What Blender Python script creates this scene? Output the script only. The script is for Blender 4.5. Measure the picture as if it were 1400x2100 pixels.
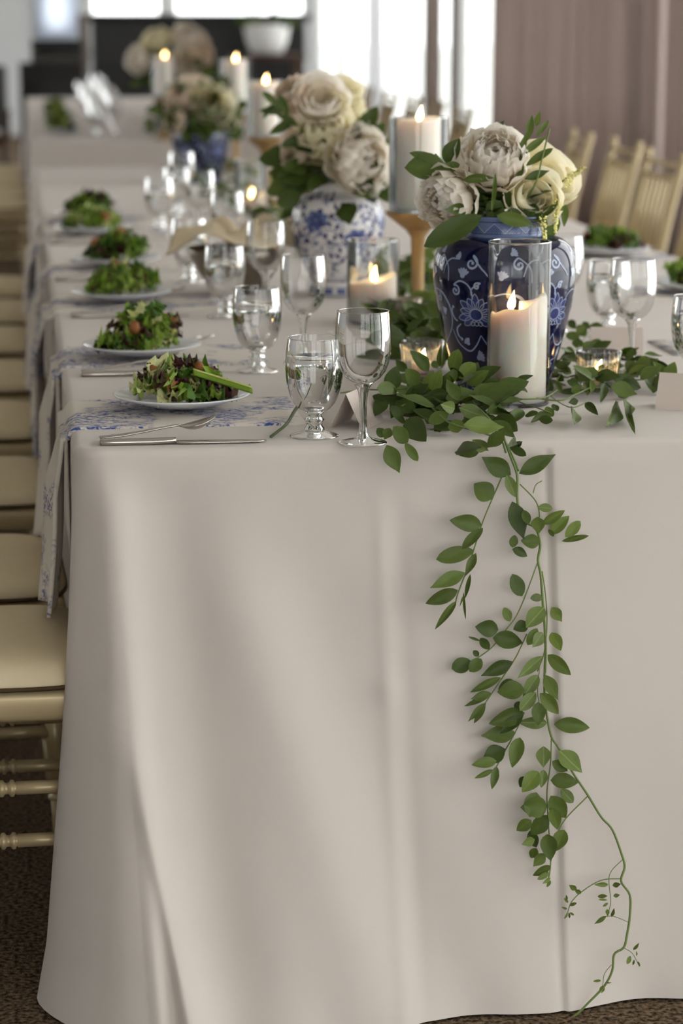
import bpy, bmesh, math, random
from math import sin, cos, pi, radians, exp, atan2, sqrt, hypot
from mathutils import Vector, Matrix, Euler, noise

for o in list(bpy.data.objects):
    bpy.data.objects.remove(o, do_unlink=True)
SC = bpy.context.scene
COL = SC.collection

# ------------------------------------------------------------------ camera
cam = bpy.data.cameras.new('camera')
cam.sensor_fit = 'VERTICAL'
cam.sensor_height = 36.0
cam.sensor_width = 24.0
cam.lens = 85.03
cam.clip_start = 0.05
cam.clip_end = 300
cam.dof.use_dof = True
cam.dof.focus_distance = 3.36
cam.dof.aperture_fstop = 4.0
camo = bpy.data.objects.new('camera', cam)
COL.objects.link(camo)
camo.location = (-0.6667, -3.2473, 1.36)
camo.rotation_euler = Euler((radians(90 - 11.631), 0, radians(-7.6036)), 'XYZ')
SC.camera = camo

# ------------------------------------------------------------------ daylight
world = bpy.data.worlds.new('sky')
SC.world = world
world.use_nodes = True
bgn = world.node_tree.nodes['Background']
bgn.inputs['Color'].default_value = (1.0, 0.995, 0.985, 1)
bgn.inputs['Strength'].default_value = 3.2

SC.view_settings.view_transform = 'Standard'
SC.view_settings.look = 'None'
SC.view_settings.gamma = 1.0
SC.view_settings.use_curve_mapping = False
SC.view_settings.exposure = 0.40
SC.cycles.transparent_max_bounces = 32
SC.cycles.use_denoising = True

# ------------------------------------------------------------------ helpers
def link(o):
    COL.objects.link(o)
    return o

def mesh_data(name, verts, faces, mat=None, smooth=True, sharp=None):
    me = bpy.data.meshes.new(name)
    me.from_pydata([tuple(v) for v in verts], [], faces)
    if smooth:
        me.polygons.foreach_set('use_smooth', [True] * len(me.polygons))
        if sharp:
            me.set_sharp_from_angle(angle=radians(sharp))
    if mat is not None:
        me.materials.append(mat)
    me.update()
    return me

def obj(name, vf, mat=None, parent=None, smooth=True, sharp=None, loc=None):
    me = vf if isinstance(vf, bpy.types.Mesh) else mesh_data(name, vf[0], vf[1], mat, smooth, sharp)
    o = bpy.data.objects.new(name, me)
    link(o)
    if parent is not None:
        o.parent = parent
    if loc is not None:
        o.location = loc
    return o

def tag(o, label, cat, group=None, kind=None):
    o['label'] = label
    o['category'] = cat
    if group:
        o['group'] = group
    if kind:
        o['kind'] = kind
    return o

def thing(name, label, cat, loc=(0, 0, 0), rotz=0.0, group=None):
    o = bpy.data.objects.new(name, None)
    o.empty_display_size = 0.02
    link(o)
    o.location = loc
    o.rotation_euler = (0, 0, rotz)
    return tag(o, label, cat, group)

def struct(name, vf, mat, parent=None, smooth=False):
    o = obj(name, vf, mat, parent, smooth)
    if parent is None:
        o['kind'] = 'structure'
    return o

def dup(root, label, loc, rotz=0.0, group=None, scale=None):
    def rec(src, par):
        c = src.copy()
        COL.objects.link(c)
        if par is not None:
            c.parent = par
        for ch in src.children:
            rec(ch, c)
        return c
    r = rec(root, None)
    r['label'] = label
    if group:
        r['group'] = group
    r.location = loc
    r.rotation_euler = (0, 0, rotz)
    if scale:
        r.scale = (scale,) * 3 if isinstance(scale, (int, float)) else scale
    return r

def join(*vfs):
    V, F = [], []
    for v, f in vfs:
        n = len(V)
        V += list(v)
        F += [tuple(i + n for i in q) for q in f]
    return V, F

def box(x0, x1, y0, y1, z0, z1):
    V = [(x, y, z) for x in (x0, x1) for y in (y0, y1) for z in (z0, z1)]
    F = [(0, 1, 3, 2), (4, 6, 7, 5), (0, 4, 5, 1), (2, 3, 7, 6), (0, 2, 6, 4), (1, 5, 7, 3)]
    return V, F

def bevel_box(x0, x1, y0, y1, z0, z1, b=0.004, seg=2):
    bm = bmesh.new()
    V, F = box(x0, x1, y0, y1, z0, z1)
    vs = [bm.verts.new(v) for v in V]
    for f in F:
        bm.faces.new([vs[i] for i in f])
    bmesh.ops.recalc_face_normals(bm, faces=bm.faces)
    bmesh.ops.bevel(bm, geom=list(bm.edges), offset=b, segments=seg, affect='EDGES', profile=0.5)
    bm.verts.index_update()
    V = [v.co[:] for v in bm.verts]
    F = [tuple(v.index for v in f.verts) for f in bm.faces]
    bm.free()
    return V, F

def lathe(prof, seg=48, cap0=False, cap1=False):
    V, F = [], []
    for r, z in prof:
        for k in range(seg):
            a = 2 * pi * k / seg
            V.append((r * cos(a), r * sin(a), z))
    for i in range(len(prof) - 1):
        for k in range(seg):
            k2 = (k + 1) % seg
            F.append((i * seg + k, i * seg + k2, (i + 1) * seg + k2, (i + 1) * seg + k))
    if cap0:
        F.append(tuple(range(seg))[::-1])
    if cap1:
        n = (len(prof) - 1) * seg
        F.append(tuple(n + k for k in range(seg)))
    return V, F

def catmull(pts, n=6):
    P = [Vector(p) for p in pts]
    if len(P) < 3:
        return [P[0].lerp(P[-1], i / n) for i in range(n + 1)]
    P = [P[0] * 2 - P[1]] + P + [P[-1] * 2 - P[-2]]
    out = []
    for i in range(1, len(P) - 2):
        for k in range(n):
            t = k / n
            a, b, c, d = P[i - 1], P[i], P[i + 1], P[i + 2]
            out.append(0.5 * ((2 * b) + (c - a) * t + (2 * a - 5 * b + 4 * c - d) * t * t + (3 * b - a - 3 * c + d) * t ** 3))
    out.append(P[-2])
    return out

def tube(pts, rad, seg=6, caps=True):
    P = [Vector(p) for p in pts]
    n = len(P)
    rr = rad if callable(rad) else (lambda t: rad)
    V, F = [], []
    up = None
    for i, p in enumerate(P):
        d = (P[min(i + 1, n - 1)] - P[max(i - 1, 0)])
        if d.length < 1e-9:
            d = Vector((0, 0, 1))
        d.normalize()
        if up is None:
            up = Vector((0, 0, 1)) if abs(d.z) < 0.9 else Vector((1, 0, 0))
        s = d.cross(up)
        if s.length < 1e-6:
            s = d.orthogonal()
        s.normalize()
        up = s.cross(d)
        r = rr(i / max(1, n - 1))
        for k in range(seg):
            a = 2 * pi * k / seg
            V.append(p + s * (r * cos(a)) + up * (r * sin(a)))
    for i in range(n - 1):
        for k in range(seg):
            k2 = (k + 1) % seg
            F.append((i * seg + k, i * seg + k2, (i + 1) * seg + k2, (i + 1) * seg + k))
    if caps:
        F.append(tuple(range(seg))[::-1])
        F.append(tuple((n - 1) * seg + k for k in range(seg)))
    return V, F

def grid_faces(nu, nv, off=0, flip=False):
    F = []
    for i in range(nu - 1):
        for j in range(nv - 1):
            q = (off + i * nv + j, off + (i + 1) * nv + j, off + (i + 1) * nv + j + 1, off + i * nv + j + 1)
            F.append(q[::-1] if flip else q)
    return F

def slab(P, thick):
    """closed thick sheet from a grid of points P[i][j]"""
    nu, nv = len(P), len(P[0])
    top, bot = [], []
    for i in range(nu):
        for j in range(nv):
            du = Vector(P[min(i + 1, nu - 1)][j]) - Vector(P[max(i - 1, 0)][j])
            dv = Vector(P[i][min(j + 1, nv - 1)]) - Vector(P[i][max(j - 1, 0)])
            n = du.cross(dv)
            if n.length > 1e-12:
                n.normalize()
            p = Vector(P[i][j])
            top.append(p + n * thick)
            bot.append(p)
    V = top + bot
    N = nu * nv
    F = grid_faces(nu, nv) + grid_faces(nu, nv, N, True)
    ring = [i * nv for i in range(nu)] + [(nu - 1) * nv + j for j in range(1, nv)] + \
           [i * nv + nv - 1 for i in range(nu - 2, -1, -1)] + [j for j in range(nv - 2, 0, -1)]
    for a, b in zip(ring, ring[1:] + ring[:1]):
        F.append((b, a, a + N, b + N))
    return V, F

def smoothstep(a, b, x):
    t = max(0.0, min(1.0, (x - a) / (b - a)))
    return t * t * (3 - 2 * t)

# ------------------------------------------------------------------ materials
class NT:
    def __init__(self, name):
        self.m = bpy.data.materials.new(name)
        self.m.use_nodes = True
        self.t = self.m.node_tree
        self.t.nodes.clear()
        self.out = self.n('ShaderNodeOutputMaterial')

    def n(self, typ, **kw):
        nd = self.t.nodes.new(typ)
        for k, v in kw.items():
            if k in nd.inputs.keys():
                nd.inputs[k].default_value = v
            else:
                setattr(nd, k, v)
        return nd

    def l(self, a, b):
        self.t.links.new(a, b)

    def set(self, nd, **kw):
        for k, v in kw.items():
            nd.inputs[k.replace('_', ' ')].default_value = v

def rgb(r, g, b):
    def f(c):
        c /= 255.0
        return c / 12.92 if c <= 0.04045 else ((c + 0.055) / 1.055) ** 2.4
    return (f(r), f(g), f(b), 1)

def principled(name, color, rough=0.5, metal=0.0, spec=0.5, coat=0.0, sheen=0.0, sss=0.0, sss_r=(1, .6, .4), sss_s=0.01,
               noise_amt=0.0, noise_scale=20.0, bump=0.0, bump_scale=200.0, trans=0.0, ior=1.45, aniso=0.0, detail=4.0):
    N = NT(name)
    p = N.n('ShaderNodeBsdfPrincipled')
    p.inputs['Base Color'].default_value = color
    p.inputs['Roughness'].default_value = rough
    p.inputs['Metallic'].default_value = metal
    p.inputs['Specular IOR Level'].default_value = spec
    p.inputs['Coat Weight'].default_value = coat
    p.inputs['Sheen Weight'].default_value = sheen
    p.inputs['Transmission Weight'].default_value = trans
    p.inputs['IOR'].default_value = ior
    if sss:
        p.inputs['Subsurface Weight'].default_value = sss
        p.inputs['Subsurface Radius'].default_value = sss_r
        p.inputs['Subsurface Scale'].default_value = sss_s
    tc = N.n('ShaderNodeTexCoord')
    if noise_amt:
        nz = N.n('ShaderNodeTexNoise', Scale=noise_scale, Detail=detail)
        N.l(tc.outputs['Object'], nz.inputs['Vector'])
        mx = N.n('ShaderNodeMix', data_type='RGBA')
        mx.inputs[6].default_value = tuple(c * (1 - noise_amt) for c in color[:3]) + (1,)
        mx.inputs[7].default_value = tuple(min(1, c * (1 + noise_amt)) for c in color[:3]) + (1,)
        N.l(nz.outputs['Fac'], mx.inputs[0])
        N.l(mx.outputs[2], p.inputs['Base Color'])
    if bump:
        nb = N.n('ShaderNodeTexNoise', Scale=bump_scale, Detail=3.0)
        N.l(tc.outputs['Object'], nb.inputs['Vector'])
        bp = N.n('ShaderNodeBump', Strength=bump, Distance=0.002)
        N.l(nb.outputs['Fac'], bp.inputs['Height'])
        N.l(bp.outputs['Normal'], p.inputs['Normal'])
    N.l(p.outputs[0], N.out.inputs['Surface'])
    return N.m

def thin_glass(name, tint=(0.985, 0.99, 0.99), edge=(0.72, 0.76, 0.76), power=3.0, gain=1.4):
    N = NT(name)
    lw = N.n('ShaderNodeLayerWeight', Blend=0.5)
    pw = N.n('ShaderNodeMath', operation='POWER')
    N.l(lw.outputs['Facing'], pw.inputs[0])
    pw.inputs[1].default_value = power
    mc = N.n('ShaderNodeMix', data_type='RGBA')
    mc.inputs[6].default_value = tint + (1,)
    mc.inputs[7].default_value = edge + (1,)
    N.l(pw.outputs[0], mc.inputs[0])
    tr = N.n('ShaderNodeBsdfTransparent')
    N.l(mc.outputs[2], tr.inputs['Color'])
    gl = N.n('ShaderNodeBsdfGlossy', Roughness=0.02)
    fr = N.n('ShaderNodeFresnel', IOR=1.5)
    ad = N.n('ShaderNodeMath', operation='MULTIPLY')
    N.l(fr.outputs[0], ad.inputs[0])
    ad.inputs[1].default_value = gain
    cl = N.n('ShaderNodeMath', operation='MINIMUM')
    N.l(ad.outputs[0], cl.inputs[0])
    cl.inputs[1].default_value = 0.85
    mx = N.n('ShaderNodeMixShader')
    N.l(cl.outputs[0], mx.inputs[0])
    N.l(tr.outputs[0], mx.inputs[1])
    N.l(gl.outputs[0], mx.inputs[2])
    N.l(mx.outputs[0], N.out.inputs['Surface'])
    return N.m

def leafy(name, col, back, rough=0.42, transl=0.25):
    N = NT(name)
    p = N.n('ShaderNodeBsdfPrincipled', Roughness=rough)
    p.inputs['Specular IOR Level'].default_value = 0.22
    geo = N.n('ShaderNodeNewGeometry')
    oi = N.n('ShaderNodeObjectInfo')
    tc = N.n('ShaderNodeTexCoord')
    nz = N.n('ShaderNodeTexNoise', Scale=3.0, Detail=2.0)
    N.l(tc.outputs['Object'], nz.inputs['Vector'])
    m1 = N.n('ShaderNodeMix', data_type='RGBA')
    m1.inputs[6].default_value = col
    m1.inputs[7].default_value = back
    N.l(geo.outputs['Backfacing'], m1.inputs[0])
    hs = N.n('ShaderNodeHueSaturation')
    mp = N.n('ShaderNodeMapRange')
    N.l(oi.outputs['Random'], mp.inputs['Value'])
    mp.inputs['To Min'].default_value = 0.8
    mp.inputs['To Max'].default_value = 1.25
    ad = N.n('ShaderNodeMath', operation='MULTIPLY_ADD')
    N.l(nz.outputs['Fac'], ad.inputs[0])
    ad.inputs[1].default_value = 0.5
    N.l(mp.outputs[0], ad.inputs[2])
    sb = N.n('ShaderNodeMath', operation='SUBTRACT')
    N.l(ad.outputs[0], sb.inputs[0])
    sb.inputs[1].default_value = 0.25
    N.l(sb.outputs[0], hs.inputs['Value'])
    sx = N.n('ShaderNodeSeparateXYZ')
    N.l(tc.outputs['Object'], sx.inputs[0])
    ab = N.n('ShaderNodeMath', operation='ABSOLUTE')
    N.l(sx.outputs['X'], ab.inputs[0])
    rib = N.n('ShaderNodeMapRange')
    rib.inputs['From Min'].default_value = 0.012
    rib.inputs['From Max'].default_value = 0.045
    rib.inputs['To Min'].default_value = 0.55
    rib.inputs['To Max'].default_value = 0.0
    N.l(ab.outputs[0], rib.inputs['Value'])
    m2 = N.n('ShaderNodeMix', data_type='RGBA')
    m2.inputs[7].default_value = tuple(min(1, c * 1.7 + .02) for c in col[:3]) + (1,)
    N.l(rib.outputs[0], m2.inputs[0])
    N.l(m1.outputs[2], m2.inputs[6])
    N.l(m2.outputs[2], hs.inputs['Color'])
    N.l(hs.outputs[0], p.inputs['Base Color'])
    t = N.n('ShaderNodeBsdfTranslucent')
    N.l(hs.outputs[0], t.inputs['Color'])
    mx = N.n('ShaderNodeMixShader', Fac=transl)
    N.l(p.outputs[0], mx.inputs[1])
    N.l(t.outputs[0], mx.inputs[2])
    N.l(mx.outputs[0], N.out.inputs['Surface'])
    return N.m

def petal_mat(name, col, tip):
    N = NT(name)
    p = N.n('ShaderNodeBsdfPrincipled', Roughness=0.6)
    p.inputs['Specular IOR Level'].default_value = 0.2
    tc = N.n('ShaderNodeTexCoord')
    sp = N.n('ShaderNodeSeparateXYZ')
    N.l(tc.outputs['Object'], sp.inputs[0])
    mr = N.n('ShaderNodeMapRange')
    N.l(sp.outputs['Z'], mr.inputs['Value'])
    mr.inputs['From Min'].default_value = -1.0
    mr.inputs['From Max'].default_value = 0.5
    m1 = N.n('ShaderNodeMix', data_type='RGBA')
    m1.inputs[6].default_value = col
    m1.inputs[7].default_value = tip
    N.l(mr.outputs[0], m1.inputs[0])
    N.l(m1.outputs[2], p.inputs['Base Color'])
    t = N.n('ShaderNodeBsdfTranslucent')
    N.l(m1.outputs[2], t.inputs['Color'])
    mx = N.n('ShaderNodeMixShader', Fac=0.55)
    N.l(p.outputs[0], mx.inputs[1])
    N.l(t.outputs[0], mx.inputs[2])
    N.l(mx.outputs[0], N.out.inputs['Surface'])
    return N.m

def emit(name, col, strength):
    N = NT(name)
    e = N.n('ShaderNodeEmission', Color=col, Strength=strength)
    N.l(e.outputs[0], N.out.inputs['Surface'])
    return N.m

def cloth_mat(name, col, weave=900.0, amt=0.06):
    N = NT(name)
    p = N.n('ShaderNodeBsdfPrincipled', Roughness=0.85)
    p.inputs['Specular IOR Level'].default_value = 0.15
    p.inputs['Sheen Weight'].default_value = 0.15
    tc = N.n('ShaderNodeTexCoord')
    nz = N.n('ShaderNodeTexNoise', Scale=5.0, Detail=5.0)
    N.l(tc.outputs['Object'], nz.inputs['Vector'])
    m1 = N.n('ShaderNodeMix', data_type='RGBA')
    m1.inputs[6].default_value = tuple(c * (1 - amt) for c in col[:3]) + (1,)
    m1.inputs[7].default_value = tuple(min(1, c * (1 + amt)) for c in col[:3]) + (1,)
    N.l(nz.outputs['Fac'], m1.inputs[0])
    N.l(m1.outputs[2], p.inputs['Base Color'])
    nb = N.n('ShaderNodeTexNoise', Scale=weave, Detail=2.0)
    N.l(tc.outputs['Object'], nb.inputs['Vector'])
    nb2 = N.n('ShaderNodeTexNoise', Scale=14.0, Detail=3.0)
    N.l(tc.outputs['Object'], nb2.inputs['Vector'])
    b2 = N.n('ShaderNodeBump', Strength=0.25, Distance=0.004)
    N.l(nb2.outputs['Fac'], b2.inputs['Height'])
    b1 = N.n('ShaderNodeBump', Strength=0.12, Distance=0.001)
    N.l(nb.outputs['Fac'], b1.inputs['Height'])
    N.l(b2.outputs['Normal'], b1.inputs['Normal'])
    N.l(b1.outputs['Normal'], p.inputs['Normal'])
    N.l(p.outputs[0], N.out.inputs['Surface'])
    return N.m

def toile_mat(name):
    N = NT(name)
    p = N.n('ShaderNodeBsdfPrincipled', Roughness=0.85)
    p.inputs['Specular IOR Level'].default_value = 0.15
    tc = N.n('ShaderNodeTexCoord')
    n1 = N.n('ShaderNodeTexNoise', Scale=12.0, Detail=2.5)
    n2 = N.n('ShaderNodeTexNoise', Scale=70.0, Detail=4.0, Distortion=1.5)
    mp = N.n('ShaderNodeMapping')
    mp.inputs['Scale'].default_value = (1.0, 2.2, 1.6)
    N.l(tc.outputs['Object'], mp.inputs[0])
    N.l(tc.outputs['Object'], n1.inputs['Vector'])
    N.l(mp.outputs[0], n2.inputs['Vector'])
    r1 = N.n('ShaderNodeMapRange')
    r1.inputs['From Min'].default_value = 0.475
    r1.inputs['From Max'].default_value = 0.55
    N.l(n1.outputs['Fac'], r1.inputs['Value'])
    r2 = N.n('ShaderNodeMapRange')
    r2.inputs['From Min'].default_value = 0.46
    r2.inputs['From Max'].default_value = 0.58
    N.l(n2.outputs['Fac'], r2.inputs['Value'])
    mu = N.n('ShaderNodeMath', operation='MULTIPLY')
    N.l(r1.outputs[0], mu.inputs[0])
    N.l(r2.outputs[0], mu.inputs[1])
    m1 = N.n('ShaderNodeMix', data_type='RGBA')
    m1.inputs[6].default_value = rgb(216, 208, 198)
    m1.inputs[7].default_value = rgb(62, 84, 146)
    N.l(mu.outputs[0], m1.inputs[0])
    N.l(m1.outputs[2], p.inputs['Base Color'])
    N.l(p.outputs[0], N.out.inputs['Surface'])
    return N.m

def carpet_mat():
    N = NT('carpet')
    p = N.n('ShaderNodeBsdfPrincipled', Roughness=0.95)
    p.inputs['Specular IOR Level'].default_value = 0.1
    tc = N.n('ShaderNodeTexCoord')
    n1 = N.n('ShaderNodeTexNoise', Scale=130.0, Detail=3.0)
    N.l(tc.outputs['Object'], n1.inputs['Vector'])
    cr = N.n('ShaderNodeValToRGB')
    cr.color_ramp.elements[0].position = 0.36
    cr.color_ramp.elements[0].color = rgb(46, 36, 25)
    cr.color_ramp.elements[1].position = 0.66
    cr.color_ramp.elements[1].color = rgb(128, 108, 86)
    N.l(n1.outputs['Fac'], cr.inputs[0])
    N.l(cr.outputs[0], p.inputs['Base Color'])
    bp = N.n('ShaderNodeBump', Strength=0.8, Distance=0.006)
    N.l(n1.outputs['Fac'], bp.inputs['Height'])
    N.l(bp.outputs['Normal'], p.inputs['Normal'])
    N.l(p.outputs[0], N.out.inputs['Surface'])
    return N.m

def fabric_sheer(name, col, transl=0.5):
    N = NT(name)
    p = N.n('ShaderNodeBsdfDiffuse', Color=col)
    t = N.n('ShaderNodeBsdfTranslucent', Color=col)
    mx = N.n('ShaderNodeMixShader', Fac=transl)
    N.l(p.outputs[0], mx.inputs[1])
    N.l(t.outputs[0], mx.inputs[2])
    N.l(mx.outputs[0], N.out.inputs['Surface'])
    return N.m

M = {}
M['cloth'] = cloth_mat('ivory_linen', rgb(205, 196, 188))
M['toile'] = toile_mat('toile_print')
M['carpet'] = carpet_mat()
M['glass'] = thin_glass('thin_glass')
M['ribglass'] = thin_glass('ribbed_glass', (.95, .96, .96), (.34, .36, .36), 1.6, 2.2)
M['pane'] = thin_glass('window_glass', (.98, .99, .99), (.9, .92, .92), 3.0, .35)
M['stemglass'] = principled('solid_glass', (0.97, 0.985, 0.98, 1), rough=0.01, trans=1.0, ior=1.45)
M['water'] = principled('water', (0.97, 0.985, 0.985, 1), rough=0.0, trans=1.0, ior=1.33)
M['wax'] = principled('candle_wax', rgb(243, 236, 226), rough=0.45, spec=0.3, sss=1.0, sss_r=(1.0, 0.55, 0.30), sss_s=0.018)
M['flame'] = emit('flame', (1.0, 0.62, 0.24, 1), 19.0)
M['wick'] = principled('wick', rgb(35, 28, 24), rough=0.9, noise_amt=.2)
M['gold'] = principled('aged_gold', rgb(158, 128, 84), rough=0.42, metal=0.35, noise_amt=.12, noise_scale=30)
M['chair'] = principled('champagne_paint', rgb(176, 158, 122), rough=0.36, metal=0.3, noise_amt=.08, noise_scale=14)
M['cushion'] = principled('ivory_cushion', rgb(214, 198, 164), rough=0.75, noise_amt=.05, noise_scale=60, bump=.25, bump_scale=420)
M['gap_shade'] = principled('dark_gap', rgb(70, 52, 26), rough=0.8, noise_amt=.1)
M['steel'] = principled('steel', rgb(196, 190, 184), rough=0.22, metal=1.0, noise_amt=.04, noise_scale=40)
M['porcelain'] = principled('porcelain', rgb(232, 234, 236), rough=0.12, spec=0.5, noise_amt=.01)
M['navy'] = principled('navy_glaze', rgb(8, 11, 52), rough=0.09, spec=0.5, coat=0.2, noise_amt=.35, noise_scale=9)
M['vwhite'] = principled('white_glaze', rgb(222, 218, 216), rough=0.1, spec=0.5, coat=0.3, noise_amt=.03, noise_scale=9)
M['pale_line'] = principled('pale_blue_brushwork', rgb(150, 162, 190), rough=0.15, coat=.3, noise_amt=.12, noise_scale=60)
M['mid_blue'] = principled('mid_blue_brushwork', rgb(36, 46, 102), rough=0.15, coat=.3, noise_amt=.4, noise_scale=80)
M['ink_blue'] = principled('ink_blue_brushwork', rgb(24, 32, 98), rough=0.14, coat=.3, noise_amt=.35, noise_scale=90)
M['soft_blue'] = principled('soft_blue_brushwork', rgb(92, 104, 150), rough=0.14, coat=.3, noise_amt=.3, noise_scale=90)
M['neck'] = principled('pale_blue_glaze', rgb(100, 116, 152), rough=0.15, coat=.3, noise_amt=.2, noise_scale=40)
M['stem'] = principled('green_stem', rgb(104, 122, 58), rough=0.5, noise_amt=.2, noise_scale=30)
M['cut_stem'] = principled('cut_stem_green', rgb(66, 80, 36), rough=0.5, noise_amt=.2, noise_scale=60)
M['blind'] = fabric_sheer('blind_fabric', rgb(236, 241, 250), .72)
M['leaf_d'] = leafy('leaf_dark', rgb(40, 53, 10), rgb(70, 86, 38), transl=.18)
M['leaf_m'] = leafy('leaf_mid', rgb(60, 78, 16), rgb(90, 106, 50))
M['leaf_b'] = leafy('leaf_bright', rgb(84, 104, 24), rgb(102, 118, 54), transl=.3)
M['leaf_p'] = leafy('leaf_pale', rgb(120, 136, 78), rgb(114, 130, 74), transl=.3)
M['petal_w'] = petal_mat('petal_white', rgb(240, 230, 206), rgb(250, 245, 238))
M['petal_c'] = petal_mat('petal_cream', rgb(238, 230, 188), rgb(250, 244, 220))
M['petal_k'] = petal_mat('petal_blush', rgb(230, 212, 186), rgb(242, 228, 210))
M['astilbe'] = leafy('astilbe', rgb(214, 204, 140), rgb(214, 204, 140), rough=.8)
M['lettuce_g'] = leafy('lettuce_green', rgb(126, 156, 50), rgb(150, 176, 84), rough=.35, transl=.3)
M['lettuce_d'] = leafy('lettuce_dark', rgb(72, 106, 34), rgb(94, 128, 56), rough=.35)
M['lettuce_y'] = leafy('lettuce_pale', rgb(210, 214, 136), rgb(220, 222, 166), rough=.35, transl=.35)
M['lettuce_r'] = leafy('lettuce_burgundy', rgb(70, 40, 40), rgb(84, 62, 50), rough=.35, transl=.15)
M['walnut'] = principled('walnut', rgb(146, 92, 48), rough=0.6, noise_amt=.4, noise_scale=120)
M['paper'] = principled('card_stock', rgb(206, 192, 182), rough=0.8, noise_amt=.03, noise_scale=200)
M['hammered'] = principled('hammered_metal', rgb(150, 140, 128), rough=0.3, metal=0.9, noise_amt=.1, bump=1.0, bump_scale=90)
M['napcream'] = cloth_mat('cream_napkin', rgb(222, 204, 172))
M['drape'] = fabric_sheer('mauve_drape', rgb(198, 184, 178), .36)
M['sheer'] = fabric_sheer('white_sheer', rgb(236, 236, 238), .55)
M['wall'] = principled('wall_paint', rgb(208, 210, 212), rough=0.8, noise_amt=.02, noise_scale=3)
M['ceil'] = principled('ceiling_paint', rgb(236, 232, 226), rough=0.9, noise_amt=.02, noise_scale=3)
M['frame'] = principled('window_frame_paint', rgb(206, 206, 204), rough=0.5, noise_amt=.02)
M['black'] = principled('black_lacquer', rgb(16, 16, 17), rough=0.35, noise_amt=.2, noise_scale=5)
M['taupe'] = principled('taupe_post', rgb(120, 110, 104), rough=0.6, noise_amt=.06, noise_scale=8)
M['whitepot'] = principled('white_ceramic', rgb(226, 226, 224), rough=0.35, noise_amt=.02)
M['darkwood'] = principled('dark_wood', rgb(62, 40, 26), rough=0.5, noise_amt=.3, noise_scale=12)
M['greyfab'] = principled('grey_fabric', rgb(70, 68, 68), rough=0.9, noise_amt=.1, noise_scale=30)
M['ground'] = principled('bright_ground', rgb(226, 226, 222), rough=0.95, noise_amt=.06, noise_scale=2)  # made pale so the ground outside burns out white and brightens the room

# ------------------------------------------------------------------ the room
XL, XR, YF, YB, ZC = -6.0, 2.8, -7.0, 25.0, 3.4
struct('ground', box(-90, 90, -90, 120, -0.3, -0.16), M['ground'])
struct('floor', box(XL, XR, YF, YB, -0.15, 0.0), M['carpet'])
struct('ceiling', box(XL - .2, XR + .2, YF - .2, YB + .2, ZC, ZC + 0.15), M['ceil'])
WIN = [0]

def wall_y(name, x, a, b, openings, thick, zlo, zhi):
    """wall along Y at X=x with openings [(y0,y1),...]"""
    segs, c = [], a
    for o0, o1 in openings:
        segs.append(box(x, x + thick, c, o0, 0, ZC))
        segs.append(box(x, x + thick, o0, o1, 0, zlo))
        segs.append(box(x, x + thick, o0, o1, zhi, ZC))
        c = o1
    segs.append(box(x, x + thick, c, b, 0, ZC))
    struct(name, join(*segs), M['wall'])
    for o0, o1 in openings:
        WIN[0] += 1
        m = x + thick / 2
        t = .03
        fr = join(box(m - t, m + t, o0, o0 + .05, zlo, zhi), box(m - t, m + t, o1 - .05, o1, zlo, zhi),
                  box(m - t, m + t, o0, o1, zlo, zlo + .05), box(m - t, m + t, o0, o1, zhi - .05, zhi))
        w = struct('window_%d' % WIN[0], fr, M['frame'])
        n = max(1, round((o1 - o0) / 2.4))
        for k in range(n):
            p0, p1 = o0 + (o1 - o0) * k / n, o0 + (o1 - o0) * (k + 1) / n
            obj('pane', box(m - .003, m + .003, p0, p1, zlo, zhi), M['pane'], w, smooth=False)
            if k:
                obj('mullion', box(m - .025, m + .025, p0 - .02, p0 + .02, zlo, zhi), M['frame'], w, smooth=False)

def wall_x(name, y, a, b, openings, thick, zhi):
    segs, c = [], a
    for o0, o1, zlo in openings:
        segs.append(box(c, o0, y, y + thick, 0, ZC))
        segs.append(box(o0, o1, y, y + thick, 0, zlo))
        segs.append(box(o0, o1, y, y + thick, zhi, ZC))
        c = o1
    segs.append(box(c, b, y, y + thick, 0, ZC))
    struct(name, join(*segs), M['wall'])
    for o0, o1, zlo in openings:
        WIN[0] += 1
        m = y + thick / 2
        t = .03
        fr = join(box(o0, o0 + .05, m - t, m + t, zlo, zhi), box(o1 - .05, o1, m - t, m + t, zlo, zhi),
                  box(o0, o1, m - t, m + t, zlo, zlo + .05), box(o0, o1, m - t, m + t, zhi - .05, zhi))
        w = struct('window_%d' % WIN[0], fr, M['frame'])
        n = max(1, round((o1 - o0) / 1.1))
        for k in range(n):
            p0, p1 = o0 + (o1 - o0) * k / n, o0 + (o1 - o0) * (k + 1) / n
            obj('pane', box(p0, p1, m - .003, m + .003, zlo, zhi), M['pane'], w, smooth=False)
            if k:
                obj('mullion', box(p0 - .025, p0 + .025, m - .025, m + .025, zlo, zhi), M['frame'], w, smooth=False)

wall_y('wall_right', XR, YF, YB, [(-6.6, -4.0), (-3.7, -1.1), (-.8, 1.8), (2.1, 5.2), (5.5, 9.2), (9.4, 13.0), (13.12, 15.75), (16.15, 22.9), (23.05, 24.95)], .06, .12, 3.1)
wall_y('wall_left', XL - .2, YF, YB, [(5.5, 8.5), (10.0, 13.0), (14.5, 17.5), (19.0, 23.5)], .2, .5, 2.9)  # unseen windows added to brighten the far half of the room
wall_x('wall_back', YB, XL, XR, [(-.34, .02, 1.12), (.2, 1.05, .9), (1.15, 2.7, .9)], .1, 3.0)
wall_x('wall_front', YF - .2, XL, XR, [(-2.6, -.3, .4), (-.1, 2.5, .4)], .2, 3.1)
struct('baseboard_right', box(XR - .02, XR, 5.45, 13.05, 0, .12), M['frame'])

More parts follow.
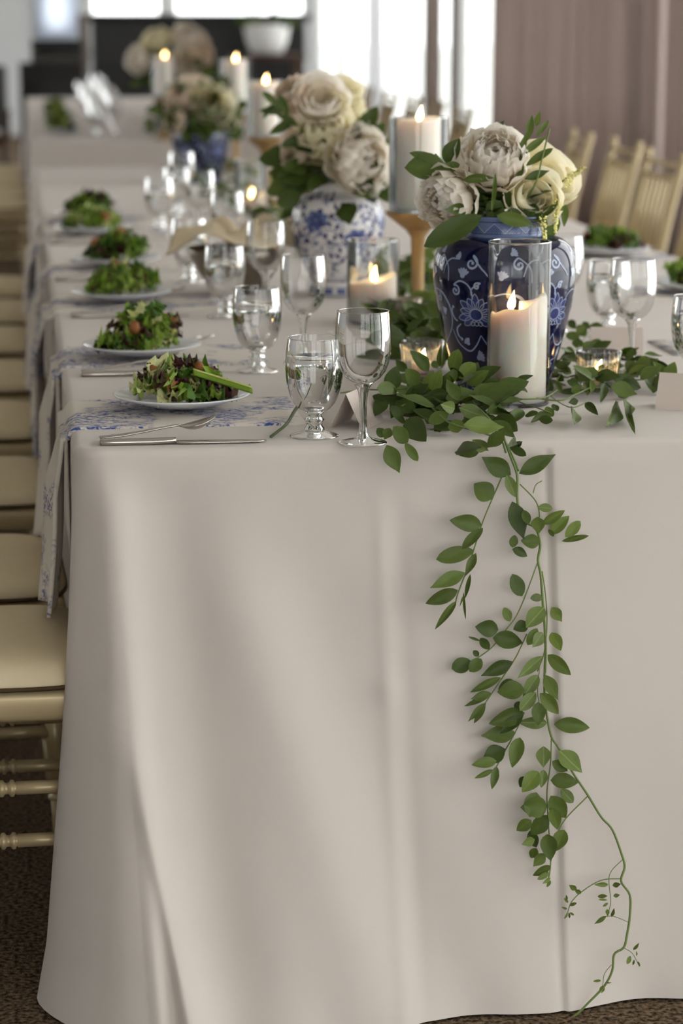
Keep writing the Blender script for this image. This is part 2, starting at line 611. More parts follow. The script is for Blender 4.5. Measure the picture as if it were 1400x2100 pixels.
bl = obj('dimming_blind', slab([[(-.40 + .48 * i / 8, YB - .04 - .004 * sin(i * 1.3), 1.05 + 1.98 * j / 6) for j in range(7)] for i in range(9)], .002), M['blind'])  # added sheet that softens the bright opening to a pale patch
tag(bl, 'pale blind added to dim the small window opening left of the bar', 'window blind')

def drape(y0, y1, x, label, mat, n, amp, seed, cat='curtain'):
    random.seed(seed)
    P = []
    nn = int((y1 - y0) * 60)
    ph = random.uniform(0, 6)
    for i in range(nn + 1):
        u = i / nn
        y = y0 + (y1 - y0) * u
        w = u * n * 2 * pi + 0.9 * sin(u * 7 + ph)
        row = []
        for j in range(5):
            z = .02 + (ZC - .08) * j / 4
            k = 1.15 - .3 * j / 4
            row.append((x + amp * k * (sin(w) + .35 * sin(2.3 * w + ph)), y + .012 * sin(3 * w), z))
        P.append(row)
    V, F = slab(P, .003)
    o = obj('curtain', (V, F), mat)
    return tag(o, label, cat, 'floor-length curtains along the window wall')

drape(6.4, 8.72, 2.58, 'mauve grey pleated curtain at the right edge behind the nearest gold chairs', M['drape'], 9, .05, 1)
drape(8.80, 10.5, 2.58, 'mauve grey pleated curtain, middle one of the three dark drapes', M['drape'], 7, .055, 2)
drape(10.58, 13.05, 2.58, 'mauve grey pleated curtain bordering the bright window', M['drape'], 10, .05, 3)
drape(15.66, 16.24, 2.62, 'narrow white curtain hanging between the two bright windows', M['drape'], 4, .03, 4)
drape(19.2, 20.0, 2.70, 'sheer white curtain hanging across the far bright window', M['sheer'], 5, .02, 5)

# ------------------------------------------------------------------ background furniture
bar = thing('bar_counter', 'long black bar counter standing in front of the far windows', 'bar counter', (.84, 17.0, 0))
for k in range(4):
    a = -.86 + 1.72 * k / 4
    obj('panel', bevel_box(a + .004, a + .43 - .004, -.29, -.27, .06, 1.30, .004), M['black'], bar, smooth=False)
obj('body', box(-.86, .86, -.27, .3, .02, 1.30), M['black'], bar, smooth=False)
obj('counter_top', bevel_box(-.9, .9, -.34, .34, 1.30, 1.362, .008), M['black'], bar)
obj('end_post', bevel_box(-.98, -.895, -.33, -.2, 0, 1.36, .006), M['taupe'], bar)
t = thing('planter_table', 'tall dark wood table holding the white tub by the bar', 'table', (1.27, 15.6, 0))
obj('top', bevel_box(-.28, .28, -.25, .25, 1.02, 1.06, .006), M['darkwood'], t)
for sx in (-1, 1):
    for sy in (-1, 1):
        obj('leg', bevel_box(sx * .24 - .022, sx * .24 + .022, sy * .21 - .022, sy * .21 + .022, 0, 1.02, .004), M['darkwood'], t)
t = thing('white_tub', 'white rounded tub with dark foliage standing on the tall table by the bar', 'planter', (1.27, 15.6, 1.06))
obj('pot', lathe([(.001, 0), (.11, 0), (.125, .01), (.16, .1), (.178, .2), (.182, .22), (.17, .225), (.16, .2), (.14, .12), (.001, .1)], 40), M['whitepot'], t)
random.seed(12)
PLANT_TUB = t
t = thing('black_cabinet', 'black two-tier cabinet standing left of the bar counter', 'cabinet', (-.35, 16.5, 0))
obj('lower_body', bevel_box(-.27, .23, -.3, .25, .03, .985, .01), M['black'], t)
obj('upper_body', bevel_box(-.17, .23, -.05, .25, .985, 1.16, .01), M['black'], t)
V, F = box(-.16, .225, -.29, -.05, .987, 1.0)
obj('sloping_lid', ([(x, y, z + (.09 if y > -.1 else 0)) for x, y, z in V], F), M['black'], t, smooth=False)
for sx in (-.24, .2):
    for sy in (-.26, .2):
        obj('foot', lathe([(.025, 0), (.03, .03)], 12, True, True), M['black'], t, loc=(sx, sy, 0))
t = thing('dark_armchair', 'dark wooden chair with grey back at the far left edge', 'chair', (-.98, 15.4, 0))
obj('seat', bevel_box(-.26, .26, -.25, .25, .40, .47, .015), M['darkwood'], t)
obj('backrest', bevel_box(-.26, .26, .2, .26, .5, .98, .02), M['greyfab'], t)
for sx in (-1, 1):
    for sy in (-1, 1):
        obj('leg', bevel_box(sx * .23 - .02, sx * .23 + .02, sy * .22 - .02, sy * .22 + .02, 0, .5 if sy > 0 else .4, .004), M['darkwood'], t)
    obj('armrest', bevel_box(sx * .26 - .025, sx * .26 + .025, -.24, .22, .62, .65, .008), M['darkwood'], t)
    obj('arm_post', bevel_box(sx * .26 - .018, sx * .26 + .018, -.22, -.18, .45, .62, .004), M['darkwood'], t)

# ------------------------------------------------------------------ tablecloths
LY = [.215, .74, 1.50, 2.24, 2.92, 3.62, 4.3, 5.0]          # chairs along the left side
TZ = 0.78

def front_off(X, tt):
    return .006 + .15 * tt ** 1.4 * (1.0 + .40 * smoothstep(.1, -.5, X))

def tablecloth(x0, x1, y0, y1, label, hero):
    rc, rf = .045, .013
    pts = []            # x, y, nx, ny
    def run(ax, ay, bx, by, nx, ny, step):
        n = max(2, int(hypot(bx - ax, by - ay) / step))
        for i in range(n):
            pts.append((ax + (bx - ax) * i / n, ay + (by - ay) * i / n, nx, ny))
    def corner(cx, cy, a0, n=10):
        for i in range(n):
            a = a0 + (pi / 2) * i / n
            pts.append((cx + rc * cos(a), cy + rc * sin(a), cos(a), sin(a)))
    st = .004 if hero else .03
    corner(x0 + rc, y0 + rc, pi, 14)
    run(x0 + rc, y0, x1 - rc, y0, 0, -1, st)
    corner(x1 - rc, y0 + rc, -pi / 2)
    run(x1, y0 + rc, x1, y1 - rc, 1, 0, .05)
    corner(x1 - rc, y1 - rc, 0)
    run(x1 - rc, y1, x0 + rc, y1, 0, 1, .05)
    corner(x0 + rc, y1 - rc, pi / 2)
    run(x0, y1 - rc, x0, y0 + rc, -1, 0, .02 if hero else .05)
    n = len(pts)
    rows = []
    rows.append([(-.03, TZ)] * n)
    for a in (0, 22, 45, 67, 90):
        rows.append([(-rf + rf * sin(radians(a)), TZ - rf * (1 - cos(radians(a))))] * n)
    NR = 56 if hero else 24
    for k in range(1, NR + 1):
        tt = k / NR
        row = []
        z = TZ - rf - (TZ - rf - .004) * tt
        for (x, y, nx, ny) in pts:
            wf = max(0, -ny) ** 2
            wl = max(0, -nx) ** 2
            wo = 1 - wf - wl
            of = front_off(x, tt) - .006
            ol = .004 * tt * sin(y * 8.0 + 1.0)
            if wl > 0 and hero:
                ol -= .06 * smoothstep(.30, .42, tt) * smoothstep(.055, .10, y) * max(exp(-(abs(y - c) / .24) ** 6) for c in LY)
            o = wf * of + wl * ol + wo * .03 * tt ** 1.3
            if hero:
                # folds of the front drop
                xr = x0 + .052 + .015 * tt ** 1.6
                e = smoothstep(0, .10, tt)
                o += wf * e * (.012 + .012 * tt) * exp(-((x - xr) / .028) ** 2)
                o -= wf * e * (.012 + .012 * tt) * exp(-((x - xr - .08 - .06 * tt ** 2) / .055) ** 2)
                # broad slanting fold across the drop
                xs = x0 + .165 + .235 * tt
                o += wf * smoothstep(.03, .35, tt) * (.013 * exp(-((x - xs) / .06) ** 2) - .008 * exp(-((x - xs - .11) / .06) ** 2))
                # diagonal fold running down from the corner
                if tt > .42:
                    xd = x0 + .035 + .17 * (tt - .42)
                    o += wf * .055 * (tt - .42) * exp(-((x - xd) / (.016 if x < xd else .032)) ** 2)
                cr = x0 + .66 + .006 * sin(tt * 3)
                o += wf * .0045 * smoothstep(cr - .004, cr + .003, x) * (1 - smoothstep(.0, .3, x - cr))
                o -= wf * .0024 * exp(-((x - cr + .007) / .0045) ** 2)
                c2 = x0 + .418 + .012 * tt
                o += wf * .0026 * smoothstep(0.02, .2, tt) * (exp(-((x - c2) / .012) ** 2) - exp(-((x - c2 - .028) / .014) ** 2))
                o += wf * .005 * exp(-((tt - .42) / .02) ** 2) * exp(-((x - c2) / .02) ** 2)
                o += wf * tt * (.006 * sin(6.0 * x + 2.5 * tt + .6) + .004 * sin(13 * x - 3 * tt))
                o += wf * .010 * tt ** 3 * sin(17 * x + 1.5)
                # corner gathers
                if wf > .02 and wl > .02:
                    o += .018 * tt * sin(2 * atan2(-ny, -nx) * 2.0)
                wv = noise.noise(Vector((x * 4, y * 4, z * 3)))
                o += .004 * tt * wv
                if tt > .9:
                    o += (tt - .9) * .12 * (.5 + noise.noise(Vector((x * 9, y * 9, 0))))
            else:
                o += .006 * tt * sin(x * 11) + .004 * tt * sin(y * 7)
            sh = 0.0
            if hero:
                if ny == -1:
                    sh = .034 * tt * exp(-((x - x0 - .045) / .06) ** 2)
                elif x < x0 + .1 and y < y0 + .2:
                    sh = tt * (-.022 + .056 * wf) * (1 - smoothstep(.05, .11, y - y0))
            row.append((o, z, sh))
        rows.append(row)
    V, F = [], []
    for row in rows:
        for (x, y, nx, ny), q in zip(pts, row):
            V.append((x + nx * q[0] + (q[2] if len(q) > 2 else 0), y + ny * q[0], q[1]))
    for r in range(len(rows) - 1):
        for k in range(n):
            k2 = (k + 1) % n
            F.append((r * n + k2, r * n + k, (r + 1) * n + k, (r + 1) * n + k2))
    F.append(tuple(range(n)))
    me = mesh_data('tablecloth', V, F, M['cloth'])
    me.polygons[len(F) - 1].use_smooth = False
    bm = bmesh.new()
    bm.from_mesh(me)
    bmesh.ops.recalc_face_normals(bm, faces=bm.faces)
    bm.to_mesh(me)
    bm.free()
    o = obj('tablecloth', me)
    return tag(o, label, 'tablecloth')

TX0, TX1, TY0, TY1 = -.6, .92, 0.0, 6.26
tablecloth(TX0, TX1, TY0, TY1, 'ivory floor-length cloth draped over the near long banquet table', True)
tablecloth(-.585, .93, 8.2, 14.3, 'ivory cloth covering the far banquet table beyond the gap', False)

# ------------------------------------------------------------------ chairs
def ringed_rod(a, b, r, rings=(.33, .66), seg=10):
    """turned bamboo-style rod with paired rings"""
    A, B = Vector(a), Vector(b)
    L = (B - A).length
    ts = [(0, 1)]
    for q in rings:
        d = .006 / L
        for k, m in ((-2.2, 1), (-2.0, .82), (-1.6, 1.22), (-.9, 1.25), (-.4, .85), (.4, .85), (.9, 1.25), (1.6, 1.22), (2.0, .82), (2.2, 1)):
            ts.append((q + k * d, m))
    ts.append((1, 1))
    P = [A.lerp(B, t) for t, m in ts]
    rad = [r * m for t, m in ts]
    V, F = tube(P, 1.0, seg)
    out = []
    for i in range(len(P)):
        for k in range(seg):
            v = Vector(V[i * seg + k])
            out.append(P[i] + (v - P[i]) * rad[i])
    return out, F

def make_chair(label, group):
    t = thing('chiavari_chair', label, 'chair', group=group)
    W, Dp = .195, .19
    obj('seat_frame', bevel_box(-Dp, Dp, -W, W, .405, .452, .012, 3), M['chair'], t)
    # cushion: rounded pad
    P = []
    n, m = 22, 22
    V, F = [], []
    for i in range(n + 1):
        for j in range(m + 1):
            u, v = -1 + 2 * i / n, -1 + 2 * j / m
            x, y = u * (Dp + .004), v * (W + .004)
            e = (abs(u) ** 5 + abs(v) ** 5)
            rr = max(abs(u), abs(v))
            ln = (abs(u) ** 6 + abs(v) ** 6) ** (1 / 6.0)
            if ln > 1e-6:
                x *= rr / ln
                y *= rr / ln
            h = .462 + .036 * (max(0, 1 - rr ** 5)) ** .5
            V.append((x, y, h))
    F = grid_faces(n + 1, m + 1)
    N0 = len(V)
    ring = [i * (m + 1) for i in range(n + 1)] + [n * (m + 1) + j for j in range(1, m + 1)] + \
           [i * (m + 1) + m for i in range(n - 1, -1, -1)] + [j for j in range(m - 1, 0, -1)]
    for r in ring:
        V.append((V[r][0] * .97, V[r][1] * .97, .453))
    for k in range(len(ring)):
        k2 = (k + 1) % len(ring)
        F.append((ring[k2], ring[k], N0 + k, N0 + k2))
    c = obj('cushion', (V, F), M['cushion'], t)
    pv = [(V[r][0] * 1.0, V[r][1] * 1.0, .4565) for r in ring]
    obj('gap_shade', tube(pv + [pv[0]], .0035, 5, False), M['gap_shade'], c)  # dark strip coloured in as the shade in the gap under the cushion
    for sy in (-1, 1):
        obj('leg', ringed_rod((Dp - .03, sy * (W - .025), .41), (Dp - .012, sy * (W - .02), 0), .0165, (.3, .72)), M['chair'], t)
        # back legs rise into the back posts, leaning back
        pts = catmull([(-Dp - .035, sy * (W - .015), 0), (-Dp + .01, sy * (W - .02), .25), (-Dp + .015, sy * (W - .02), .43),
                       (-Dp - .015, sy * (W - .018), .66), (-Dp - .075, sy * (W - .015), .935)], 6)
        obj('leg', tube(pts, lambda q: .0165 - .003 * q, 10), M['chair'], t)
        obj('finial', lathe([(.001, .02), (.012, .016), (.016, .006), (.011, -.004), (.015, -.01), (.015, -.016)], 12), M['chair'], t,
            loc=(-Dp - .076, sy * (W - .015), .94))
        obj('stretcher', ringed_rod((Dp - .018, sy * (W - .022), .222), (-Dp - .002, sy * (W - .018), .222), .0105, (.3, .68), 8), M['chair'], t)
        obj('stretcher', ringed_rod((Dp - .022, sy * (W - .022), .302), (-Dp + .006, sy * (W - .018), .302), .0105, (.3, .68), 8), M['chair'], t)
    obj('stretcher', ringed_rod((Dp - .02, -W + .02, .20), (Dp - .02, W - .02, .20), .0105, (.33, .67), 8), M['chair'], t)
    obj('stretcher', ringed_rod((-Dp + .0, -W + .02, .20), (-Dp + .0, W - .02, .20), .0105, (.33, .67), 8), M['chair'], t)
    def bx(z):
        return -Dp + .015 - .09 * max(0, (z - .43) / .505) ** 1.5
    for z in (.915, .875, .64, .60):
        obj('rail', ringed_rod((bx(z), -W + .018, z), (bx(z), W - .018, z), .0095, (.25, .5, .75), 8), M['chair'], t)
    for k in range(7):
        y = (-W + .05) + (2 * W - .1) * k / 6
        obj('spindle', tube([(bx(.64), y, .64), (bx(.76), y, .76), (bx(.875), y, .875)], .007, 7), M['chair'], t)
    return t

ORD = ['nearest', 'second', 'third', 'fourth', 'fifth', 'sixth', 'seventh', 'eighth', 'ninth', 'tenth']
chair0 = None
LX = [-.765, -.80, -.795, -.80, -.80, -.80, -.80, -.80]
for i, y in enumerate(LY):
    lab = ('gold chair with ivory cushion nearest the camera, left of the table' if i == 0 else
           '%s gold chair with ivory cushion from the front, left of the near table' % ORD[i])
    if chair0 is None:
        chair0 = make_chair(lab, 'gold chairs along the left side')
        chair0.location = (LX[i], y, 0)
        chair0.scale = (1, 1, .97)
    else:
        dup(chair0, lab, (LX[i], y, 0), radians((-2, 1.5, 0)[i % 3]), 'gold chairs along the left side')
for i, y in enumerate([8.7, 9.5, 10.4, 11.3]):
    dup(chair0, '%s gold chair along the left side of the far table' % ORD[i], (-.80, y, 0), 0, 'gold chairs along the left side')
RY = [(1.15, 2.60), (1.15, 3.27), (1.145, 3.86), (1.15, 4.42), (1.2, 5.15), (1.2, 5.85)]
for i, (x, y) in enumerate(RY):
    dup(chair0, '%s gold chair with a spindled back from the front, right of the near table' % ORD[i], (x, y, 0), pi + radians((3, 0, -3)[i % 3]),
        'gold chairs along the right side')
for i, y in enumerate([8.4, 9.15, 9.9, 10.7, 11.6, 12.5]):
    dup(chair0, '%s gold chair with spindled back, right of the far table' % ORD[i], (1.22, y, 0), pi + radians((2, -2, 0)[i % 3]), 'gold chairs along the right side')

# ------------------------------------------------------------------ place settings
def make_plate(label):
    pr = [(.0, .0035), (.045, .0035), (.058, .004), (.066, .007), (.098, .0165), (.1015, .0185), (.1025, .0195), (.1015, .0205), (.098, .0195),
          (.068, .0115), (.06, .0085), (.0, .0075)]
    o = obj('salad_plate', lathe([(max(r, .0003), z) for r, z in pr], 64), M['porcelain'])
    return tag(o, label, 'plate', 'white salad plates')

def make_cutlery(kind, label):
    names = {'knife': 'dinner_knife', 'spoon': 'teaspoon', 'fork': 'fork'}
    t = thing(names[kind], label, kind)
    # along +X, lying on z=0
    def bar(prof, th=.0022):
        P = []
        for x, w, z in prof:
            P.append([(x, -w, z), (x, -w * .5, z + .0006), (x, 0, z + .001), (x, w * .5, z + .0006), (x, w, z)])
        return slab(P, th)
    if kind == 'knife':
        obj('handle', bar([(0, .007, 0), (.004, .009, 0), (.03, .009, 0), (.07, .0085, 0), (.098, .0065, .001), (.104, .006, .001)], .0068), M['steel'], t)
        obj('blade', bar([(.104, .006, .001), (.112, .009, .001), (.15, .0095, .001), (.19, .009, .001), (.215, .0065, .001), (.228, .001, .001)]), M['steel'], t)
    else:
        L = .165 if kind == 'spoon' else .178
        s = L - .052
        obj('handle', bar([(0, .006, .001), (.004, .0085, .001), (.03, .008, .001), (.06, .005, .003), (s - .02, .003, .006), (s, .003, .007)]), M['steel'], t)
        if kind == 'spoon':
            P = []
            for i in range(11):
                u = i / 10
                w = .0165 * max(.12, sin(pi * (u * .93 + .045))) ** .7
                row = []
                for j in range(7):
                    v = -1 + j / 3
                    row.append((s + .052 * u, w * v, .006 + .010 * u * u - .008 * (1 - v * v) * sin(pi * u)))
                P.append(row)
            obj('bowl', slab(P, .0014), M['steel'], t)
        else:
            P = []
            for i in range(6):
                u = i / 5
                w = .003 + .0085 * smoothstep(0, .7, u)
                P.append([(s + .022 * u, w * v, .007 - .004 * sin(pi * u * .9) - .0012 * (1 - v * v)) for v in (-1, -.5, 0, .5, 1)])
            obj('shoulder', slab(P, .0016), M['steel'], t)
            for k in range(4):
                y = -.0095 + .0063 * k
                obj('tine', tube([(s + .02, y, .0055), (s + .035, y, .006), (s + .056, y, .0125)], lambda q: .0016 - .0008 * q, 6), M['steel'], t)
    return t

def ruffle_leaf(seed, frill=.25, cup=.6):
    """crumpled salad leaf, length 1 along +Y"""
    random.seed(seed)
    nu, nv = 9, 8
    ph = [random.uniform(0, 6.28) for _ in range(4)]
    V = []
    for i in range(nu):
        for j in range(nv):
            u, v = i / (nu - 1), -1 + 2 * j / (nv - 1)
            w = .12 + .42 * sin(pi * min(1, u * .85 + .08)) ** .8
            edge = abs(v) ** 2
            x = v * w + .05 * sin(9 * u + ph[0])
            y = u + .07 * sin(11 * v + ph[1]) * u
            z = cup * (u * (1 - u)) * 1.2 + .3 * w * v * v + frill * edge * .5 * sin(15 * u + ph[2] + 2 * v) + .12 * sin(5 * u + 4 * v + ph[3])
            if i == nu - 1:
                y += .05 * random.uniform(-1, 1)
            V.append((x, y, z))
    return V, grid_faces(nu, nv)

LET = {}
for c in 'gdyr':
    for s in range(3):
        LET[c, s] = mesh_data('lettuce_leaf', *ruffle_leaf(hash((ord(c), s)) % 1000, {'g': .8, 'd': .7, 'y': .6, 'r': .6}[c]), M['lettuce_' + c])

def walnut_mesh(seed):
    random.seed(seed)
    bm = bmesh.new()
    bmesh.ops.create_icosphere(bm, subdivisions=2, radius=1)
    for v in bm.verts:
        v.co *= 1 + .35 * noise.noise(v.co * 2.6 + Vector((seed, 0, 0)))
        v.co.z *= .6
    me = bpy.data.meshes.new('walnut_piece')
    bm.to_mesh(me)
    bm.free()
    me.polygons.foreach_set('use_smooth', [True] * len(me.polygons))
    me.materials.append(M['walnut'])
    return me
NUT = [walnut_mesh(k) for k in range(3)]

def make_salad(label, seed, mix='ggddyyrr', n=115, peak=(0, 0), nuts=5, spear=False, height=.05):
    t = thing('green_salad', label, 'salad')
    random.seed(seed)
    for k in range(n):
        a = random.uniform(0, 2 * pi)
        q = sqrt(random.random()) * .062
        x, y = q * cos(a), q * sin(a)
        hh = height * max(0, 1 - (hypot(x - peak[0], y - peak[1]) / .078) ** 1.6)
        z = .004 + hh * random.uniform(.25, 1.0)
        c = random.choice(mix)
        o = obj('lettuce_leaf', LET[c, random.randrange(3)], parent=t)
        L = random.uniform(.02, .04)
        o.scale = (L * random.uniform(.7, 1.1), L, L * random.uniform(.7, 1.2))
        o.location = (x - .35 * L * cos(a), y - .35 * L * sin(a), z)
        tilt = random.uniform(-.25, .9) if hh > .015 else random.uniform(-.05, .25)
        o.rotation_euler = Euler((tilt, random.uniform(-.6, .6), a - pi / 2 + random.uniform(-.9, .9)))
    for k in range(nuts):
        a = random.uniform(0, 6.28)
        q = random.uniform(.01, .06)
        hh = height * max(0, 1 - (q / .085) ** 1.6)
        o = obj('walnut_piece', NUT[k % 3], parent=t)
        o.location = (q * cos(a), q * sin(a), .014 + hh)
        o.scale = (random.uniform(.009, .014),) * 3
        o.rotation_euler = (random.random() * 3, random.random() * 3, random.random() * 3)
    if spear:
        P = []
        for i in range(13):
            u = i / 12
            P.append([(.015 + .085 * u, -.035 - .018 * u + v * .011, .050 - .026 * u - .006 * v * v) for v in (-1, -.5, 0, .5, 1)])
        s = obj('cucumber_ribbon', slab(P, .003), M['lettuce_g'], t)
        s['label'] = 'long pale green cucumber ribbon'
        for k in (-1, 1):
            P2 = [[(p[0], p[1] + k * .0, p[2] + .0034) for p in (r[1:3] if k < 0 else r[2:4])] for r in P]
            obj('rind_stripe', slab([[(q[0], q[1] * 1.0 + k * .001, q[2]) for q in r] for r in P2], .0004), M['lettuce_y'], s)
    return t

def make_napkin(label, xr, ynear, yfar, drop, side=-1, seed=0, edge=TX0):
    """folded runner napkin lying across the table and hanging over its edge"""
    random.seed(seed)
    o_path = []
    flat = abs(edge - xr)
    nf, nb, nd = 18, 7, 22
    ph = random.uniform(0, 6)
    for i in range(nf):
        o_path.append((xr + (edge - side * .012 - xr) * i / nf, TZ + .0022, 0.0))
    for i in range(nb):
        a = (pi / 2) * i / nb
        o_path.append((edge - side * .012 + side * .017 * sin(a), TZ - .0148 + .017 * cos(a), 0.0))
    for i in range(nd + 1):
        d = drop * i / nd
        tt = d / TZ
        o_path.append((edge + side * (.006 + .052 * tt ** 1.2 + .010 + .006 * sin(d * 9 + ph)), TZ - .015 - d, d))
    P = []
    nw = 16
    for (x, z, d) in o_path:
        row = []
        for j in range(nw + 1):
            v = j / nw
            y = ynear + (yfar - ynear) * v
            y += d * (.10 * (.5 - v)) 
            k = min(1, d / .08)
            wav = side * k * (.008 * sin(v * 9 + ph) + .005 * sin(v * 17 + 2 * ph))
            zz = z - (.010 * d / drop * sin(v * 5 + ph) if d > drop * .7 else 0)
            if d == 0:
                zz += .0007 * (1 + sin(v * 11 + x * 18))
            row.append((x + wav + side * .012 * k, y, zz))
        P.append(row if side < 0 else row[::-1])
    V, F = slab(P, .0062)
    o = obj('toile_napkin', (V, F), M['toile'])
    return tag(o, label, 'napkin', 'blue toile napkins')

# setting positions on the left: plate centre (x, y)
SET = [(-.431, .321), (-.461, .886), (-.459, 1.707), (-.439, 2.407), (-.468, 3.262), (-.458, 3.779)]
plate0 = None
knife0 = spoon0 = fork0 = None
NAPY = [(.17, .42), (.79, 1.03), (1.575, 1.82), (2.33, 2.56), (3.13, 3.36), (3.64, 3.88)]
SAL = ['burgundy and green salad with walnuts and a cucumber ribbon, on the nearest plate',
       'leafy salad with a curled pale slice on top, on the second plate from the front',
       'green salad with a pale crest and dark leaves, on the third plate from the front',
       'dark green salad with a tall leaf, on the fourth plate from the front',
       'pale-topped salad on the fifth plate from the front',
       'dark salad on the sixth, farthest plate of the near table']
SP = [dict(seed=3, mix='ggddrrrryy', peak=(-.01, .0), nuts=7, spear=True, height=.046),
      dict(seed=8, mix='gggddyrr', peak=(.01, .01), nuts=3, height=.055),
      dict(seed=15, mix='gggdyyrr', peak=(.012, 0), nuts=2, height=.055),
      dict(seed=21, mix='dddggrry', peak=(.01, 0), nuts=2, height=.06),
      dict(seed=27, mix='gggyyyd', peak=(0, 0), nuts=1, height=.05),
      dict(seed=31, mix='dddgrr', peak=(0, 0), nuts=1, height=.05)]
FIFTH = ['nearest', 'second', 'third', 'fourth', 'fifth', 'sixth']
NS = (10, 34, 4, 15, 18, 22)
for i, (x, y) in enumerate(SET):
    w = FIFTH[i]
    where = 'place setting nearest the camera' if i == 0 else '%s place setting from the front' % w
    make_napkin('blue toile napkin hanging over the table edge at the ' + where, -.262 + .01 * (i % 2), NAPY[i][0], NAPY[i][1],
                (.265, .30, .27, .26, .24, .24)[i], -1, NS[i])
    z = TZ + .0072
    if plate0 is None:
        plate0 = make_plate('white salad plate at the ' + where)
        plate0.location = (x, y, z)
    else:
        dup(plate0, 'white salad plate at the ' + where, (x, y, z))
    s = make_salad(SAL[i], **SP[i])
    s.location = (x, y, z + .008)
    yn = NAPY[i][0]
    kx = (-.562, -.569, -.566, -.585, -.585, -.58)[i]
    ky = (.042, .69, 1.475, 2.14, 3.02, 3.55)[i]
    for kind, dx, dy, rz in (('knife', 0, 0, -2.5), ('spoon', .0, .022, 6), ):
        lab = '%s at the %s' % ({'knife': 'steel table knife', 'spoon': 'steel teaspoon beside the knife'}[kind], where)
        if kind == 'knife':
            if knife0 is None:
                knife0 = make_cutlery('knife', lab)
                c = knife0
            else:
                c = dup(knife0, lab, (0, 0, 0))
            c['group'] = 'table knives'
        else:
            if spoon0 is None:
                spoon0 = make_cutlery('spoon', lab)
                c = spoon0
            else:
                c = dup(spoon0, lab, (0, 0, 0))
            c['group'] = 'teaspoons'
        c.location = (kx + dx, ky + dy, TZ + .0005)
        c.rotation_euler = (0, radians(-3.5) if kind == 'spoon' else 0, radians(rz))
        if kind == 'spoon':
            c.location.z += .004
    for j in range(2):
        lab = 'steel fork %s the salad plate at the %s' % (('just behind', 'farther behind')[j], where)
        fy = NAPY[i][1] + .03 + .028 * j
        if fork0 is None:
            fork0 = make_cutlery('fork', lab)
            c = fork0
        else:
            c = dup(fork0, lab, (0, 0, 0))
        c['group'] = 'forks'
        c.location = (kx + .012 + (.03 if j == 0 else .055), fy, TZ + .0005)
        c.rotation_euler = (0, 0, radians(2 - 3 * j))
# right side settings, partly in view
for i, (x, y) in enumerate([(.755, 1.72), (.755, 2.5)]):
    where = ('nearer', 'farther')[i] + ' place setting seen along the right side'
    make_napkin('blue toile napkin at the ' + where, .56, y - .11, y + .12, .2, 1, 60 + i, TX1)
    dup(plate0, 'white salad plate at the ' + where, (x, y, TZ + .0072))
    s = make_salad('dark leafy salad on the %s plate on the right side' % ('nearer', 'farther')[i], 50 + i, 'ddrrgg', nuts=1, n=60)
    s.location = (x, y, TZ + .0152)
make_napkin('rumpled blue toile napkin lying beside the goblet cut off at the right edge', .455, .80, .98, .2, 1, 70, TX1)
for i, (x, y) in enumerate([(-.44, 8.94), (-.43, 9.9), (-.43, 10.8), (-.42, 11.8)]):
    w = ('nearest', 'second', 'third', 'fourth')[i]
    dup(plate0, '%s white salad plate on the far table' % w, (x, y, TZ + .004))
    s = make_salad('green salad on the %s plate of the far table' % w, 80 + i, 'gggddyr', nuts=1, n=60)
    s.location = (x, y, TZ + .012)
    make_napkin('blue toile napkin at the %s setting of the far table' % w, -.25, y - .13, y - .105 + .22, .22, -1, 90 + i, -.585) if i < 2 else None

# ------------------------------------------------------------------ glassware
def make_goblet(label):
    t = thing('water_goblet', label, 'glass', group='stemmed water goblets')
    body = [(.0368, .1395), (.0385, .128), (.0402, .112), (.0408, .098), (.0400, .084), (.0378, .07), (.034, .0575), (.0285, .047), (.021, .0395), (.0115, .0365), (.0003, .036)]
    b = obj('bowl', lathe(body, 48), M['glass'], t)
    obj('rim', tube([(.0368 * cos(2 * pi * k / 48), .0368 * sin(2 * pi * k / 48), .1395) for k in range(49)], .0008, 6, False), M['glass'], b)
    obj('stem', lathe([(.0003, .0362), (.0125, .0358), (.0135, .034), (.0105, .031), (.0115, .027), (.0145, .0245), (.012, .021), (.0115, .016), (.0145, .0125), (.0145, .0085)], 32), M['stemglass'], t)
    obj('foot', lathe([(.0145, .0085), (.019, .0065), (.031, .0036), (.0345, .0022), (.0347, .0008), (.033, .0002), (.0003, .0002)], 40), M['stemglass'], t)
    wp = [(.0003, .1125), (.0393, .1125), (.0400, .098), (.0392, .084), (.037, .07), (.0332, .058), (.0278, .0478), (.0205, .0404), (.011, .0374), (.0003, .0369)]
    obj('water', lathe(wp, 40), M['water'], t)
    return t

def make_wine(label):
    t = thing('wine_glass', label, 'glass', group='empty wine glasses')
    body = [(.0355, .183), (.0372, .170), (.0384, .155), (.0387, .140), (.0378, .125), (.0355, .112), (.031, .1005), (.024, .0915), (.0155, .0855), (.0075, .0825), (.0003, .082)]
    b = obj('bowl', lathe(body, 48), M['glass'], t)
    obj('rim', tube([(.0355 * cos(2 * pi * k / 48), .0355 * sin(2 * pi * k / 48), .183) for k in range(49)], .0008, 6, False), M['glass'], b)
    obj('stem', lathe([(.0003, .0825), (.0135, .0855), (.0145, .0845), (.0095, .078), (.0068, .070), (.0053, .055), (.005, .035), (.0056, .018), (.008, .010), (.013, .0066)], 28), M['stemglass'], t)
    obj('foot', lathe([(.013, .0066), (.024, .0042), (.032, .0026), (.0335, .0016), (.0335, .0006), (.032, .0002), (.0003, .0002)], 40), M['stemglass'], t)
    return t

